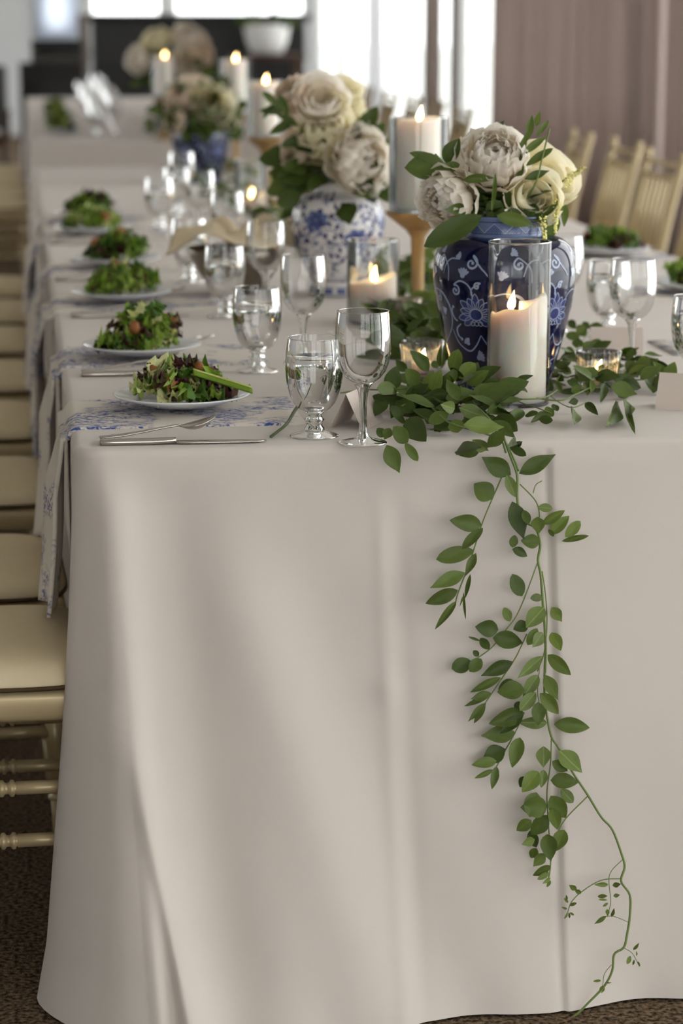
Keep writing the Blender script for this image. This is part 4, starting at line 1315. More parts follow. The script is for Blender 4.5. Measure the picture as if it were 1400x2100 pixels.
RIGHT_LEAVES = [[0.2384,0.3786,0.8105,0.2885,0.3847,0.7904,0.0234,'d'],[0.2255,0.3256,0.8042,0.2663,0.3271,0.7888,0.0231,'m'],[0.3139,0.4702,0.8105,0.3035,0.3637,0.786,0.0255,'m'],[0.2865,0.482,0.8168,0.3099,0.4827,0.7976,0.0204,'d'],[0.3136,0.4992,0.8195,0.3335,0.5054,0.8126,0.0149,'m'],[0.3271,0.3845,0.8006,0.305,0.3605,0.8336,0.0162,'m'],[0.3248,0.3727,0.8024,0.3357,0.3649,0.8324,0.0198,'m'],[0.2089,0.2143,0.7952,0.1398,0.0403,0.786,0.0235,'m'],[0.2234,0.2231,0.797,0.1877,0.0939,0.786,0.0187,'m'],[0.227,0.2122,0.7934,0.1816,0.0104,0.786,0.0092,'m'],[0.206,0.3887,0.8042,0.1885,0.3207,0.786,0.0161,'m'],[0.2224,0.35,0.8042,0.2042,0.2958,0.786,0.0124,'d'],[0.1558,0.1985,0.7988,0.1674,0.173,0.7871,0.0119,'d'],[0.13,0.1699,0.797,0.1036,0.0649,0.786,0.0201,'m'],[0.148,0.2102,0.8006,0.1313,0.2058,0.7982,0.0103,'d'],[0.0985,0.1527,0.797,0.0828,0.1511,0.7891,0.0169,'m'],[0.1666,0.3696,0.806,0.1872,0.3631,0.7975,0.0107,'d'],[0.1475,0.2542,0.806,0.1636,0.2558,0.816,0.0122,'m'],[0.1533,0.3835,0.8042,0.1574,0.3596,0.786,0.009,'m'],[0.1826,0.3675,0.806,0.1692,0.3727,0.8037,0.0108,'m'],[0.343,1.0137,0.815,0.3505,0.9991,0.804,0.0126,'d'],[0.3197,1.0339,0.815,0.3334,1.0266,0.8008,0.0148,'d'],[0.3212,0.966,0.815,0.3396,0.9701,0.7932,0.0187,'m'],[0.338,0.9472,0.815,0.3649,0.944,0.8087,0.0186,'m'],[0.3314,0.8232,0.8105,0.3459,0.805,0.7904,0.0141,'d'],[0.3083,0.7955,0.8105,0.3198,0.7743,0.7971,0.0179,'m'],[0.2721,0.8433,0.815,0.2929,0.8257,0.8108,0.0161,'m'],[0.2659,0.7709,0.8105,0.2889,0.7647,0.8069,0.0159,'d'],[0.2135,0.6102,0.8078,0.2311,0.6181,0.7967,0.0134,'m'],[0.1863,0.5062,0.8078,0.2083,0.5103,0.7955,0.013,'m'],[0.1676,0.431,0.8042,0.1718,0.4162,0.799,0.0109,'d'],[0.2303,0.6673,0.8132,0.2447,0.6525,0.8072,0.0154,'m'],[0.2857,0.8223,0.8195,0.3022,0.8233,0.8312,0.0121,'b'],[0.1084,0.2053,0.797,0.1113,0.1861,0.7896,0.0102,'d'],[0.064,0.0962,0.7934,0.0811,0.0818,0.7937,0.0116,'d'],[0.0871,0.1554,0.7934,0.0593,0.1212,0.786,0.0101,'d'],[0.1784,0.2501,0.806,0.1707,0.227,0.8271,0.0104,'m']]
LEFT_LEAVES = [[0.1349,1.8866,0.815,0.0896,1.8771,0.8315,0.0299,'d'],[0.1242,1.8176,0.8105,0.061,1.8139,0.8029,0.0325,'m'],[0.1419,1.6882,0.824,0.1027,1.6815,0.8626,0.0374,'d'],[0.1375,1.6086,0.824,0.1546,1.5924,0.8679,0.0311,'m'],[0.1101,1.5803,0.8105,0.0882,1.5864,0.8073,0.0254,'d'],[0.1163,1.514,0.815,0.1011,1.5077,0.8382,0.0306,'m'],[0.1423,1.4673,0.806,0.1049,1.4433,0.7956,0.0386,'d'],[0.03,1.1454,0.806,0.0722,1.118,0.819,0.0308,'d'],[0.0955,1.4036,0.8195,0.1158,1.4106,0.843,0.0299,'b'],[0.1526,1.5957,0.8195,0.168,1.6032,0.8497,0.0255,'m'],[0.0806,1.3961,0.8015,0.098,1.4011,0.7952,0.019,'d'],[0.0632,1.0945,0.8015,0.0312,1.0875,0.7876,0.028,'d'],[0.1173,1.353,0.806,0.0868,1.2998,0.786,0.0348,'d'],[0.0885,1.1522,0.8042,0.0529,1.1256,0.7926,0.0309,'d'],[0.0811,1.2981,0.797,0.0853,1.1326,0.786,0.0288,'d'],[0.1853,1.6855,0.815,0.1701,1.664,0.7974,0.023,'d'],[0.2287,1.9041,0.86,0.2111,1.9094,0.8807,0.027,'m'],[0.2023,1.7859,0.851,0.188,1.7899,0.8655,0.0206,'m']]
FRONT_STEMS = [([[-0.1248,0.3091,0.82],[-0.1068,0.2408,0.82],[-0.0912,0.2031,0.82],[-0.0816,0.1326,0.82],[-0.0706,0.0515,0.82]],0.0018),([[-0.0156,0.2835,0.815],[-0.0274,0.1034,0.815],[-0.0311,-0.024,0.815],[-0.0143,-0.024,0.786],[-0.008,-0.0245,0.7675]],0.0014),([[0.0182,0.356,0.8],[0.0317,0.2739,0.8],[0.0564,0.2422,0.8],[0.0909,0.2376,0.8],[0.1142,0.2629,0.8],[0.1398,0.3176,0.8]],0.0012),([[0.0616,0.2672,0.796],[0.0697,0.2102,0.796],[0.079,0.1817,0.796],[0.0887,0.127,0.796]],0.0009),([[-0.1972,0.2812,0.808],[-0.163,0.3055,0.808],[-0.1347,0.3017,0.808],[-0.1131,0.2558,0.808]],0.0012),([[-0.0805,0.267,0.81],[-0.0859,0.1698,0.81],[-0.0881,-0.024,0.8122],[-0.0472,-0.024,0.799],[-0.0143,-0.024,0.786]],0.0014)]
RIGHT_STEMS = [([[0.0949,0.2562,0.798],[0.1244,0.2299,0.798],[0.1593,0.2817,0.798],[0.2106,0.3688,0.798],[0.2428,0.4256,0.798]],0.0012),([[0.1317,0.3593,0.792],[0.1277,0.2677,0.792],[0.1354,0.2005,0.792],[0.1658,0.2403,0.792]],0.0009),([[0.2852,0.5212,0.8],[0.3528,0.6338,0.8],[0.3743,0.6033,0.8],[0.3264,0.3886,0.8]],0.0009),([[0.2477,0.4452,0.795],[0.2737,0.4293,0.795],[0.3112,0.4368,0.795],[0.3305,0.4032,0.795]],0.001),([[0.1521,0.3783,0.805],[0.2332,0.6278,0.805],[0.3021,0.8381,0.805],[0.3589,1.0071,0.805]],0.0011)]
LEFT_STEMS = [([[0.114,1.9086,0.81],[0.1297,1.7393,0.81],[0.1429,1.6059,0.81],[0.1379,1.4093,0.81]],0.0012),([[0.1408,1.6625,0.798],[0.1124,1.4216,0.798],[0.0678,1.1217,0.798]],0.0012)]
VASE_LEAVES = [[-0.0167,0.4362,1.1324,-0.0762,0.4473,1.13,0.0381,'m'],[-0.0132,0.4562,1.1334,-0.0692,0.4421,1.1525,0.0158,'d'],[-0.011,0.4562,1.1356,0.0074,0.4457,1.1728,0.0248,'d'],[-0.0212,0.4362,1.1258,0.0068,0.4281,1.1349,0.0157,'m'],[0.1108,0.4262,1.1698,0.1219,0.4441,1.2111,0.0112,'m'],[0.1263,0.4362,1.1914,0.1298,0.4227,1.2163,0.009,'b'],[0.1244,0.4262,1.1764,0.146,0.4378,1.2001,0.0078,'m'],[0.1021,0.4162,1.1504,0.1398,0.4234,1.1775,0.0112,'m'],[0.107,0.4162,1.1326,0.1492,0.418,1.1589,0.0123,'m'],[0.1029,0.4062,1.1133,0.1444,0.4245,1.124,0.0123,'d'],[0.091,0.4162,1.1328,0.1065,0.4067,1.184,0.0112,'m'],[0.0915,0.4062,1.1134,0.1005,0.4071,1.1377,0.0112,'m'],[0.0724,0.4862,1.1783,0.0843,0.4725,1.199,0.0102,'d'],[0.0338,0.3862,1.06,-0.0577,0.37,1.016,0.0334,'d'],[0.0152,0.3962,1.0683,-0.0265,0.3774,1.0702,0.0178,'d'],[0.0564,0.3862,1.0598,0.1118,0.3788,1.0464,0.02,'m'],[0.0057,0.3962,1.1126,0.0524,0.381,1.1176,0.0133,'m'],[0.0533,0.3862,1.1239,0.0461,0.3686,1.0657,0.0067,'m'],[0.1446,0.4262,1.0646,0.1567,0.4459,1.0199,0.0293,'m'],[0.1312,0.4162,1.0543,0.1542,0.4077,1.0749,0.0113,'m'],[0.1083,0.4062,1.0576,0.1323,0.4218,1.0606,0.0135,'d'],[0.1766,0.4562,1.0755,0.1804,0.4642,1.0339,0.0114,'m'],[0.0728,0.4262,1.11,0.0476,0.4354,1.0783,0.0269,'d'],[0.0319,0.4262,1.097,0.0609,0.4324,1.065,0.0292,'d'],[0.0427,0.4362,1.1141,0.026,0.4543,1.0771,0.0225,'d'],[0.0801,0.4162,1.0973,0.0745,0.4313,1.0649,0.0224,'d'],[0.0075,0.4162,1.0802,0.0322,0.4249,1.0524,0.0201,'d'],[0.097,0.3962,1.063,0.0681,0.3986,1.0542,0.0201,'d'],[-0.0184,0.4262,1.122,0.006,0.4339,1.0967,0.0179,'d'],[0.1219,0.4062,1.0664,0.0942,0.4151,1.057,0.0202,'d'],[0.067,0.4062,1.0803,0.0472,0.4083,1.0536,0.0268,'d'],[0.0998,0.4962,1.1821,0.0861,0.4963,1.1664,0.0137,'d'],[0.1623,0.4562,1.0937,0.1635,0.4423,1.1149,0.0091,'m'],[0.0858,0.3962,1.0542,0.0567,0.4099,1.0467,0.0201,'d']]

# ------------------------------------------------------------------ vases with brushwork
class Prof:
    def __init__(self, pts):
        self.p = pts                     # (r, z) rising in z
    def r(self, z):
        p = self.p
        if z <= p[0][1]:
            return p[0][0]
        for (r0, z0), (r1, z1) in zip(p, p[1:]):
            if z <= z1:
                return r0 + (r1 - r0) * (z - z0) / max(1e-9, z1 - z0)
        return p[-1][0]

def smooth_profile(ctrl, n=6):
    return [(v.x, v.z) for v in catmull([(r, 0, z) for r, z in ctrl], n)]

class Brush:
    """collects brush strokes laid on a surface of revolution"""
    def __init__(self, prof, off=.00045, rref=.1):
        self.pf, self.off, self.rref = prof, off, rref
        self.V, self.F = [], []
    def at(self, th0, u, z):
        r = self.pf.r(z) + self.off
        a = th0 + u / self.rref
        return (r * cos(a), r * sin(a), z)
    def stroke(self, th0, pts, w, taper=True, n=5):
        C = catmull([(u, v, 0) for u, v in pts], n) if len(pts) > 2 else [Vector((u, v, 0)) for u, v in pts]
        if len(C) == 2:
            C = [C[0].lerp(C[1], k / 4) for k in range(5)]
        N = len(C)
        base = len(self.V)
        for i, p in enumerate(C):
            d = C[min(i + 1, N - 1)] - C[max(i - 1, 0)]
            d.normalize()
            nn = Vector((-d.y, d.x, 0))
            t = i / (N - 1)
            ww = w * (.35 + .65 * sin(pi * (.12 + .76 * t))) if taper else w
            for s in (-1, 1):
                q = p + nn * (s * ww / 2)
                self.V.append(self.at(th0, q.x, q.y))
        for i in range(N - 1):
            a = base + 2 * i
            self.F.append((a, a + 1, a + 3, a + 2))
    def blob(self, th0, cx, cy, rx, ry, rot=0, lobes=0, depth=.15, n=24, seed=0):
        base = len(self.V)
        self.V.append(self.at(th0, cx, cy))
        rings = 3
        for k in range(1, rings + 1):
            for i in range(n):
                a = 2 * pi * i / n
                q = (1 + depth * abs(sin(lobes * a / 2 + seed)) if lobes else 1) * k / rings
                x, y = rx * q * cos(a), ry * q * sin(a)
                self.V.append(self.at(th0, cx + x * cos(rot) - y * sin(rot), cy + x * sin(rot) + y * cos(rot)))
        for i in range(n):
            i2 = (i + 1) % n
            self.F.append((base, base + 1 + i, base + 1 + i2))
            for k in range(rings - 1):
                a = base + 1 + k * n
                self.F.append((a + i, a + n + i, a + n + i2, a + i2))
    def petal(self, th0, cx, cy, ang, r0, r1, w, outline=None, ow=.0011):
        ca, sa = cos(ang), sin(ang)
        L, R = [], []
        n = 8
        for i in range(n + 1):
            t = i / n
            q = r0 + (r1 - r0) * t
            h = w / 2 * sin(pi * min(1, .12 + .88 * t)) ** .75
            L.append((cx + q * ca - h * sa, cy + q * sa + h * ca))
            R.append((cx + q * ca + h * sa, cy + q * sa - h * ca))
        base = len(self.V)
        for l, r in zip(L, R):
            self.V.append(self.at(th0, *l))
            self.V.append(self.at(th0, (l[0] + r[0]) / 2, (l[1] + r[1]) / 2))
            self.V.append(self.at(th0, *r))
        for i in range(n):
            a = base + 3 * i
            self.F.append((a, a + 1, a + 4, a + 3))
            self.F.append((a + 1, a + 2, a + 5, a + 4))
        if outline is not None:
            outline.stroke(th0, L, ow, False, 2)
            outline.stroke(th0, R, ow, False, 2)
    def spiral(self, th0, cx, cy, r, start, turns, w, tail=None, sgn=1):
        pts = []
        n = 14
        for i in range(n + 1):
            t = i / n
            a = start + sgn * turns * 2 * pi * (1 - t)
            q = r * (.18 + .82 * (1 - t))
            pts.append((cx + q * cos(a), cy + q * sin(a)))
        if tail:
            pts = list(tail) + pts
        self.stroke(th0, pts, w, True, 4)
        self.blob(th0, pts[-1][0], pts[-1][1], w * .8, w * .8, n=10)
    def build(self, name, mat, parent):
        if self.V:
            return obj(name, (self.V, self.F), M[mat], parent)

MM = .001
THC = atan2(-3.247 - .456, -.667 - .084)          # the side of the vase that faces the table's front

def fan(b, th, cx, cy, ang, s):
    for k in range(-2, 3):
        a = ang + k * .42
        b.blob(th, cx + s * .55 * cos(a), cy + s * .55 * sin(a), s * .48, s * .2, a, n=12)
    b.blob(th, cx, cy, s * .35, s * .35, n=12)

def navy_vase(label, loc, rot=0.0):
    t = thing('ginger_jar', label, 'vase', loc, rot, 'blue and white ginger jars')
    ctrl = [(.072, .0), (.0745, .006), (.0755, .018), (.084, .05), (.094, .088), (.104, .13), (.1095, .165), (.1108, .19), (.108, .212), (.099, .230), (.084, .2405), (.066, .2445)]
    sp = smooth_profile(ctrl)
    obj('body', lathe([(.0003, .001), (.068, .001)] + sp, 96), M['navy'], t)
    neck = obj('neck', lathe([(.066, .2440), (.0635, .2465), (.0628, .250), (.0630, .268), (.0642, .2725), (.0645, .275), (.062, .276), (.058, .272), (.057, .24)], 96), M['neck'], t)
    pf = Prof(sp)
    pale, midb = Brush(pf, .0006, .105), Brush(pf, .0004, .105)
    for rep in range(5):
        th = THC - .42 + rep * 2 * pi / 5
        zc = .130
        def S(pts):
            return [(u * MM, zc + v * MM) for u, v in pts]
        # lotus
        for k in range(11):
            a = radians(-38 + k * 25.6)
            L = (33 if k % 2 else 28) * MM
            midb.petal(th, 0, zc, a, 9 * MM, L, 11.5 * MM, pale)
        midb.blob(th, 0, zc, 10.5 * MM, 9 * MM, n=20)
        pale.stroke(th, [(10.5 * MM * cos(2 * pi * k / 16), zc + 9 * MM * sin(2 * pi * k / 16)) for k in range(17)], 1.4 * MM, False, 2)
        for k in (-1, 0, 1):
            pale.stroke(th, [(k * 7 * MM + 3.4 * MM * cos(2 * pi * j / 10), zc - 14 * MM + 3.4 * MM * sin(2 * pi * j / 10)) for j in range(11)], 1.2 * MM, False, 2)
        # scrolls round it
        W = 3.0 * MM
        pale.spiral(th, -34 * MM, zc + 36 * MM, 9 * MM, .3, 1.25, W, S([(-4, 24), (-6, 38), (-14, 48), (-26, 51)]), 1)
        pale.spiral(th, -6 * MM, zc + 79 * MM, 11 * MM, .2, 1.2, W, S([(22, 58), (16, 66), (10, 72)]), 1)
        pale.spiral(th, 4 * MM, zc + 44 * MM, 6.5 * MM, .2, .9, W * .9, S([(-6, 30), (-5, 40)]), -1)
        pale.spiral(th, 66 * MM, zc + 78 * MM, 9.5 * MM, 2.8, 1.2, W, S([(84, 50), (84, 66), (80, 76)]), -1)
        pale.spiral(th, 55 * MM, zc + 22 * MM, 7 * MM, 1.2, 1.0, W * .9, S([(84, -6), (82, 12), (70, 28), (58, 33)]), 1)
        pale.stroke(th, S([(20, 19), (30, 30), (47, 34), (66, 28), (80, 12), (84, -6), (78, -24), (64, -38)]), W * .8)
        pale.stroke(th, S([(-52, -26), (-44, -44), (-32, -54), (-17, -58), (-4, -48), (6, -32)]), W * .8)
        pale.stroke(th, S([(6, -32), (18, -48), (34, -52), (52, -46), (64, -38)]), W * .7)
        pale.stroke(th, S([(-43, 10), (-46, 2), (-42, -8), (-36, -12)]), W)
        pale.blob(th, -42 * MM, zc + 10 * MM, 2.4 * MM, 2.4 * MM, n=10)
        pale.stroke(th, S([(-30, -16), (-40, -24), (-40, -34), (-33, -40)]), W)
        pale.blob(th, -33 * MM, zc - 40 * MM, 2.6 * MM, 2.6 * MM, n=10)
        fan(pale, th, -20 * MM, zc + 60 * MM, 1.4, 12 * MM)
        fan(pale, th, -20 * MM, zc - 46 * MM, 2.2, 9 * MM)
        fan(pale, th, -2 * MM, zc - 68 * MM, .5, 12 * MM)
        fan(pale, th, 40 * MM, zc + 58 * MM, 1.2, 11 * MM)
        fan(pale, th, 70 * MM, zc + 4 * MM, 3.6, 9 * MM)
        fan(pale, th, 56 * MM, zc + 94 * MM, .6, 9 * MM)
        fan(pale, th, 44 * MM, zc - 66 * MM, 2.6, 11 * MM)
        pale.spiral(th, 22 * MM, zc - 82 * MM, 7 * MM, 1.5, 1.0, W * .8, S([(40, -60), (36, -72)]), -1)
        pale.stroke(th, S([(-60, 60), (-54, 76), (-44, 84), (-30, 84)]), W * .8)
        fan(pale, th, -34 * MM, zc + 88 * MM, .3, 8 * MM)
        for k in range(6):
            u = (-60 + k * 25) * MM
            pale.petal(th, u, .006, pi / 2, 0, 20 * MM, 13 * MM) if False else midb.petal(th, u, .004, pi / 2, 0, 22 * MM, 16 * MM, pale)
    pale.build('pale_scrollwork', 'pale_line', t)
    midb.build('lotus_brushwork', 'mid_blue', t)
    # hatched triangle border on the neck
    pn = Prof([(.0629, .249), (.0631, .269)])
    dark, lite = Brush(pn, .0004, .063), Brush(pn, .0006, .063)
    NT_ = 12
    per = 2 * pi * .063 / NT_
    for k in range(NT_):
        u = k * per
        lite.stroke(THC, [(u, .2515), (u + per / 2, .2665)], .0011, False)
        lite.stroke(THC, [(u + per / 2, .2665), (u + per, .2515)], .0011, False)
        for q in range(1, 8):
            f = q / 8
            dark.stroke(THC, [(u + per * f, .2518), (u + per * (.5 + f / 2), .2518 + .0145 * (1 - f))], .00075, False)
        dark.stroke(THC, [(u + per * .5, .268), (u + per * 1.0, .2535), (u + per * 1.5, .268)], .0006, False)
    for z in (.2500, .2680):
        dark.stroke(THC, [(2 * pi * .063 * i / 60, z) for i in range(61)], .0010, False, 1)
    lite.build('zigzag_border', 'pale_line', neck)
    dark.build('hatching', 'ink_blue', neck)
    return t

def white_vase(label, loc, rot=0.0, seed=3, dense=1.0):
    random.seed(seed)
    t = thing('ginger_jar', label, 'vase', loc, rot, 'blue and white ginger jars')
    ctrl = [(.056, .030), (.060, .034), (.070, .055), (.085, .088), (.0945, .122), (.0975, .148), (.0965, .168), (.091, .188), (.080, .203), (.066, .212), (.052, .216)]
    sp = smooth_profile(ctrl)
    obj('body', lathe(sp, 96), M['vwhite'], t)
    foot = obj('foot', lathe([(.0003, .001), (.058, .001), (.060, .003), (.060, .024), (.0585, .028), (.056, .031)], 64), M['vwhite'], t)
    obj('neck', lathe([(.052, .2155), (.050, .219), (.050, .234), (.052, .238), (.048, .239), (.045, .234), (.045, .21)], 64), M['vwhite'], t)
    pf = Prof(sp)
    ink, soft = Brush(pf, .0006, .095), Brush(pf, .0004, .095)
    for rep in range(7):
        th = rep * 2 * pi / 7
        zc = (.158, .112)[rep % 2] + .006 * (rep % 3)
        # peony
        soft.blob(th, 0, zc, .021, .017, .2, 7, .35, 40, rep)
        for k in range(6):
            a = k * 1.05 + rep
            ink.petal(th, .004 * cos(a), zc + .004 * sin(a), a, .001, .012, .007)
        # vines
        for s in (-1, 1):
            ink.stroke(th, [(s * .014, zc - .012), (s * .028, zc - .002), (s * .044, zc + .016), (s * .066, zc + .022), (s * .078, zc + .012)], .0022)
            ink.stroke(th, [(s * .010, zc - .016), (s * .020, zc - .036), (s * .042, zc - .05), (s * .066, zc - .044)], .0020)
            ink.stroke(th, [(s * .044, zc + .016), (s * .040, zc + .034), (s * .028, zc + .044)], .0016)
            soft.spiral(th, s * .05, zc - .012, .009, 1.0, 1.1, .0022, None, s)
            for (u, v, a) in ((.03, .004, 1.2), (.044, .022, 2.1), (.052, .028, .8), (.062, .012, -1.0), (.072, .026, 1.4), (.024, -.042, -.6),
                              (.038, -.04, 1.2), (.05, -.056, -1.4), (.034, .046, 2.0), (.024, .04, .3), (.012, .042, 1.5)):
                ink.petal(th, s * u, zc + v, a if s > 0 else pi - a, 0, .0125, .0075)
    n = int(420 * dense)
    for k in range(n):
        th = random.uniform(0, 2 * pi)
        z = random.uniform(.036, .205)
        q = random.random()
        if q < .5:
            a0 = random.uniform(0, 6.28)
            R = random.uniform(.004, .008)
            soft.stroke(th, [(R * cos(a0 + j * .7), z + R * sin(a0 + j * .7) * .8) for j in range(6)], .0021)
        elif q < .8:
            soft.petal(th, 0, z, random.uniform(0, 6.28), 0, random.uniform(.007, .012), .005)
        else:
            (ink if random.random() < .5 else soft).blob(th, 0, z, .0042, .0034, 0, 5, .4, 15)
    for z, w in ((.035, .0016), (.040, .0010), (.2075, .0018)):
        soft.stroke(0, [(2 * pi * .095 * i / 80, z) for i in range(81)], w, False, 1)
    ink.build('dark_brushwork', 'ink_blue', t)
    soft.build('soft_brushwork', 'soft_blue', t)
    pfo = Prof([(.060, .003), (.060, .024)])
    fb = Brush(pfo, .0004, .06)
    for k in range(14):
        u = 2 * pi * .06 * k / 14
        fb.stroke(0, [(u, .0135), (u + .018, .0135)], .012, False)
    for z in (.0045, .0225):
        fb.stroke(0, [(2 * pi * .06 * i / 60, z) for i in range(61)], .0016, False, 1)
    fb.build('panel_border', 'soft_blue', foot)
    return t

V1 = (.084, .456, TZ)
V2 = (.0, 1.80, TZ)
V3 = (-.023, 5.29, TZ)
V4 = (.114, 8.62, TZ)
navy_vase('navy ginger jar with pale lotus scrolls, nearest vase on the table', V1)
white_vase('white ginger jar with blue flower brushwork, second vase from the front', V2, .5, 3)
navy_vase('navy ginger jar with pale scrolls, third vase from the front', V3, 1.2).scale = (.92, .92, .86)
navy_vase('navy ginger jar on the far table behind a pillar candle', V4, .6)

# ------------------------------------------------------------------ leaves, sprigs and blooms
def leaf_mesh(fold=.12, curl=.15, shape=0):
    """leaf of length 1 along +Y, width 1 along X"""
    V = []
    n = 9
    for i in range(n + 1):
        u = i / n
        if shape == 0:
            w = sin(pi * u ** .85) ** .8 * .5
        elif shape == 1:
            w = sin(pi * u ** 1.05) ** .6 * .5
        else:
            w = sin(pi * u ** .8) ** 1.1 * .5
        w = max(w, .012)
        for v in (-1, -.5, 0, .5, 1):
            V.append((v * w, u, fold * abs(v) * w * 2 * .5 - curl * u * u + .02 * sin(9 * u + 3 * v)))
    return V, grid_faces(n + 1, 5)

LEAF = {}
for c in 'dmbp':
    LEAF[c] = [mesh_data('leaf', *leaf_mesh(*a), M['leaf_' + c]) for a in ((.25, .12, 0), (.15, .02, 1), (.4, .25, 0), (.2, -.1, 2))]

def place_leaf(parent, b, t_, w, c, nrm=None, spread=.45, mesh=None, name='leaf'):
    b, t_ = Vector(b), Vector(t_)
    loc = parent.location
    Y = (t_ - b)
    L = Y.length
    if L < 1e-5:
        return
    Y.normalize()
    n = Vector(nrm) if nrm is not None else Vector((-.12, -1, .35))
    n = n + Vector((random.uniform(-1, 1), random.uniform(-1, 1), random.uniform(-1, 1))) * spread
    X = Y.cross(n)
    if X.length < 1e-4:
        X = Y.orthogonal()
    X.normalize()
    Z = X.cross(Y)
    me = mesh if mesh is not None else random.choice(LEAF[c])
    o = bpy.data.objects.new(name, me)
    link(o)
    o.parent = parent
    mt = Matrix((X * w * 1.1, Y * L, Z * max(w, L * .6))).transposed().to_4x4()
    mt.translation = b - loc
    o.matrix_local = mt
    return o

def vine(label, leaves, stems, loc, cat='greenery', name='greenery_vine', spread=.45, nrm=None):
    t = thing(name, label, cat, loc, group='smilax vines on the table')
    L = Vector(loc)
    for pts, r in stems:
        P = [p - L for p in catmull(pts, 5)]
        obj('stem', tube(P, r, 6), M['stem'], t)
    for b0, b1, b2, t0, t1, t2, w, c in leaves:
        place_leaf(t, (b0, b1, b2), (t0, t1, t2), w, c, nrm, spread)
    return t

random.seed(41)
vine('long leafy vine hanging down the front of the tablecloth to the floor', HANG_LEAVES, HANG_STEMS, (.07, -.03, TZ), spread=.22)
fv = vine('bushy green vine lying at the front edge between the wine glass and the candle cylinder', FRONT_LEAVES, FRONT_STEMS, (0, .15, TZ), spread=.28)
rv = vine('leafy vine trailing right of the candle cylinder around the ribbed votive', RIGHT_LEAVES, RIGHT_STEMS, (.25, .3, TZ), spread=.28)
lv = vine('large-leaved green sprig standing left of the navy vase', LEFT_LEAVES, LEFT_STEMS, (0, .8, TZ), spread=.28)

def fill(parent, n, xr, yr, hmax, size=(.03, .05), cols='dddm', seed=1):
    random.seed(seed)
    for k in range(n):
        x, y = random.uniform(*xr), random.uniform(*yr)
        z = TZ + random.uniform(.006, hmax)
        a = random.uniform(0, 2 * pi)
        L = random.uniform(*size)
        e = random.uniform(-.2, .7)
        tip = Vector((x + L * cos(a) * cos(e), y + L * sin(a) * cos(e), max(TZ + .005, z + L * sin(e))))
        if tip.y < .012:
            tip.y = .012
        place_leaf(parent, (x, y, z), tip, L * random.uniform(.45, .6), random.choice(cols), (-.1, -.5, 1), .5)

fill(fv, 105, (-.13, .035), (.05, .29), .05, (.032, .055), 'dddm', seed=2)
fill(rv, 80, (.14, .35), (.32, .66), .035, (.03, .048), 'ddmm', seed=3)
fill(lv, 70, (-.06, .06), (.62, .95), .07, (.04, .06), 'dddm', seed=4)
GAR = [('leafy vine between the navy vase and the near gold stand', (-.02, .12), (.95, 1.32), 46),
       ('leafy vine around the foot of the white and blue vase', (.04, .22), (1.45, 2.2), 70),
       ('leafy vine left of the second gold candle stand', (-.06, .2), (2.45, 3.3), 70),
       ('leafy vine in front of the third blue vase', (-.08, .2), (3.5, 4.9), 90),
       ('leafy vine at the far end of the near table', (-.12, .2), (5.1, 6.1), 70),
       ('leafy vine on the far table by the navy jar', (-.06, .25), (8.35, 9.6), 70)]
for k, (lab, xr, yr, n) in enumerate(GAR):
    xc, yc = (xr[0] + xr[1]) / 2, (yr[0] + yr[1]) / 2
    random.seed(100 + k)
    pts = [(xc + random.uniform(-.05, .05), yr[0] + (yr[1] - yr[0]) * i / 6, TZ + .012) for i in range(7)]
    t = vine(lab, [], [(pts, .0018)], (xc, yc, TZ))
    fill(t, n, xr, yr, .06, (.035, .06), 'ddmmb', seed=110 + k)

# dark foliage in the white tub
random.seed(9)
for k in range(26):
    a = random.uniform(0, 6.28)
    e = random.uniform(.3, 1.3)
    L = random.uniform(.10, .2)
    b = Vector((1.27 + .1 * cos(a), 15.6 + .1 * sin(a), 1.265))
    PLANT_TUB.location = (1.27, 15.6, 1.06)
    place_leaf(PLANT_TUB, b, b + Vector((L * cos(a) * cos(e), L * sin(a) * cos(e), L * sin(e) * .7)), L * .4, 'd')

def petal_grid(A, Wd, ruf, seed, notch=0.0):
    random.seed(seed)
    nu, nv = 7, 7
    ph = random.uniform(0, 6)
    V = []
    for i in range(nu):
        for j in range(nv):
            u, v = i / (nu - 1), -1 + 2 * j / (nv - 1)
            al = A * u * (1 - .08 * v * v - notch * (1 - abs(v)) * (u > .95))
            ps = v * Wd * (.25 + .75 * sin(pi * .5 * min(1, u * 1.3)))
            r = 1 + ruf * u * u * (sin(5 * v + ph) * .6 + sin(11 * v + 2 * ph) * .4) + .10 * max(0, u - .75) * 4 * (1 - .3 * v * v) * .5
            V.append((r * sin(al) * sin(ps), -r * sin(al) * cos(ps), -r * cos(al)))
    return V, grid_faces(nu, nv)

PET = {}
for c in 'wck':
    PET[c] = {'outer': [mesh_data('petal', *petal_grid(radians(105), .75, .10, 20 + s), M['petal_' + c]) for s in range(3)],
              'mid': [mesh_data('petal', *petal_grid(radians(116), .5, .14, 30 + s, .06), M['petal_' + c]) for s in range(3)],
              'ruff': [mesh_data('petal', *petal_grid(radians(128), .48, .13, 40 + s, .12), M['petal_' + c]) for s in range(3)],
              'ruf2': [mesh_data('petal', *petal_grid(radians(140), .44, .13, 60 + s, .14), M['petal_' + c]) for s in range(3)],
              'ruf3': [mesh_data('petal', *petal_grid(radians(156), .46, .11, 70 + s, .16), M['petal_' + c]) for s in range(3)],
              'rose': [mesh_data('petal', *petal_grid(radians(122), .85, .04, 50 + s), M['petal_' + c]) for s in range(3)]}

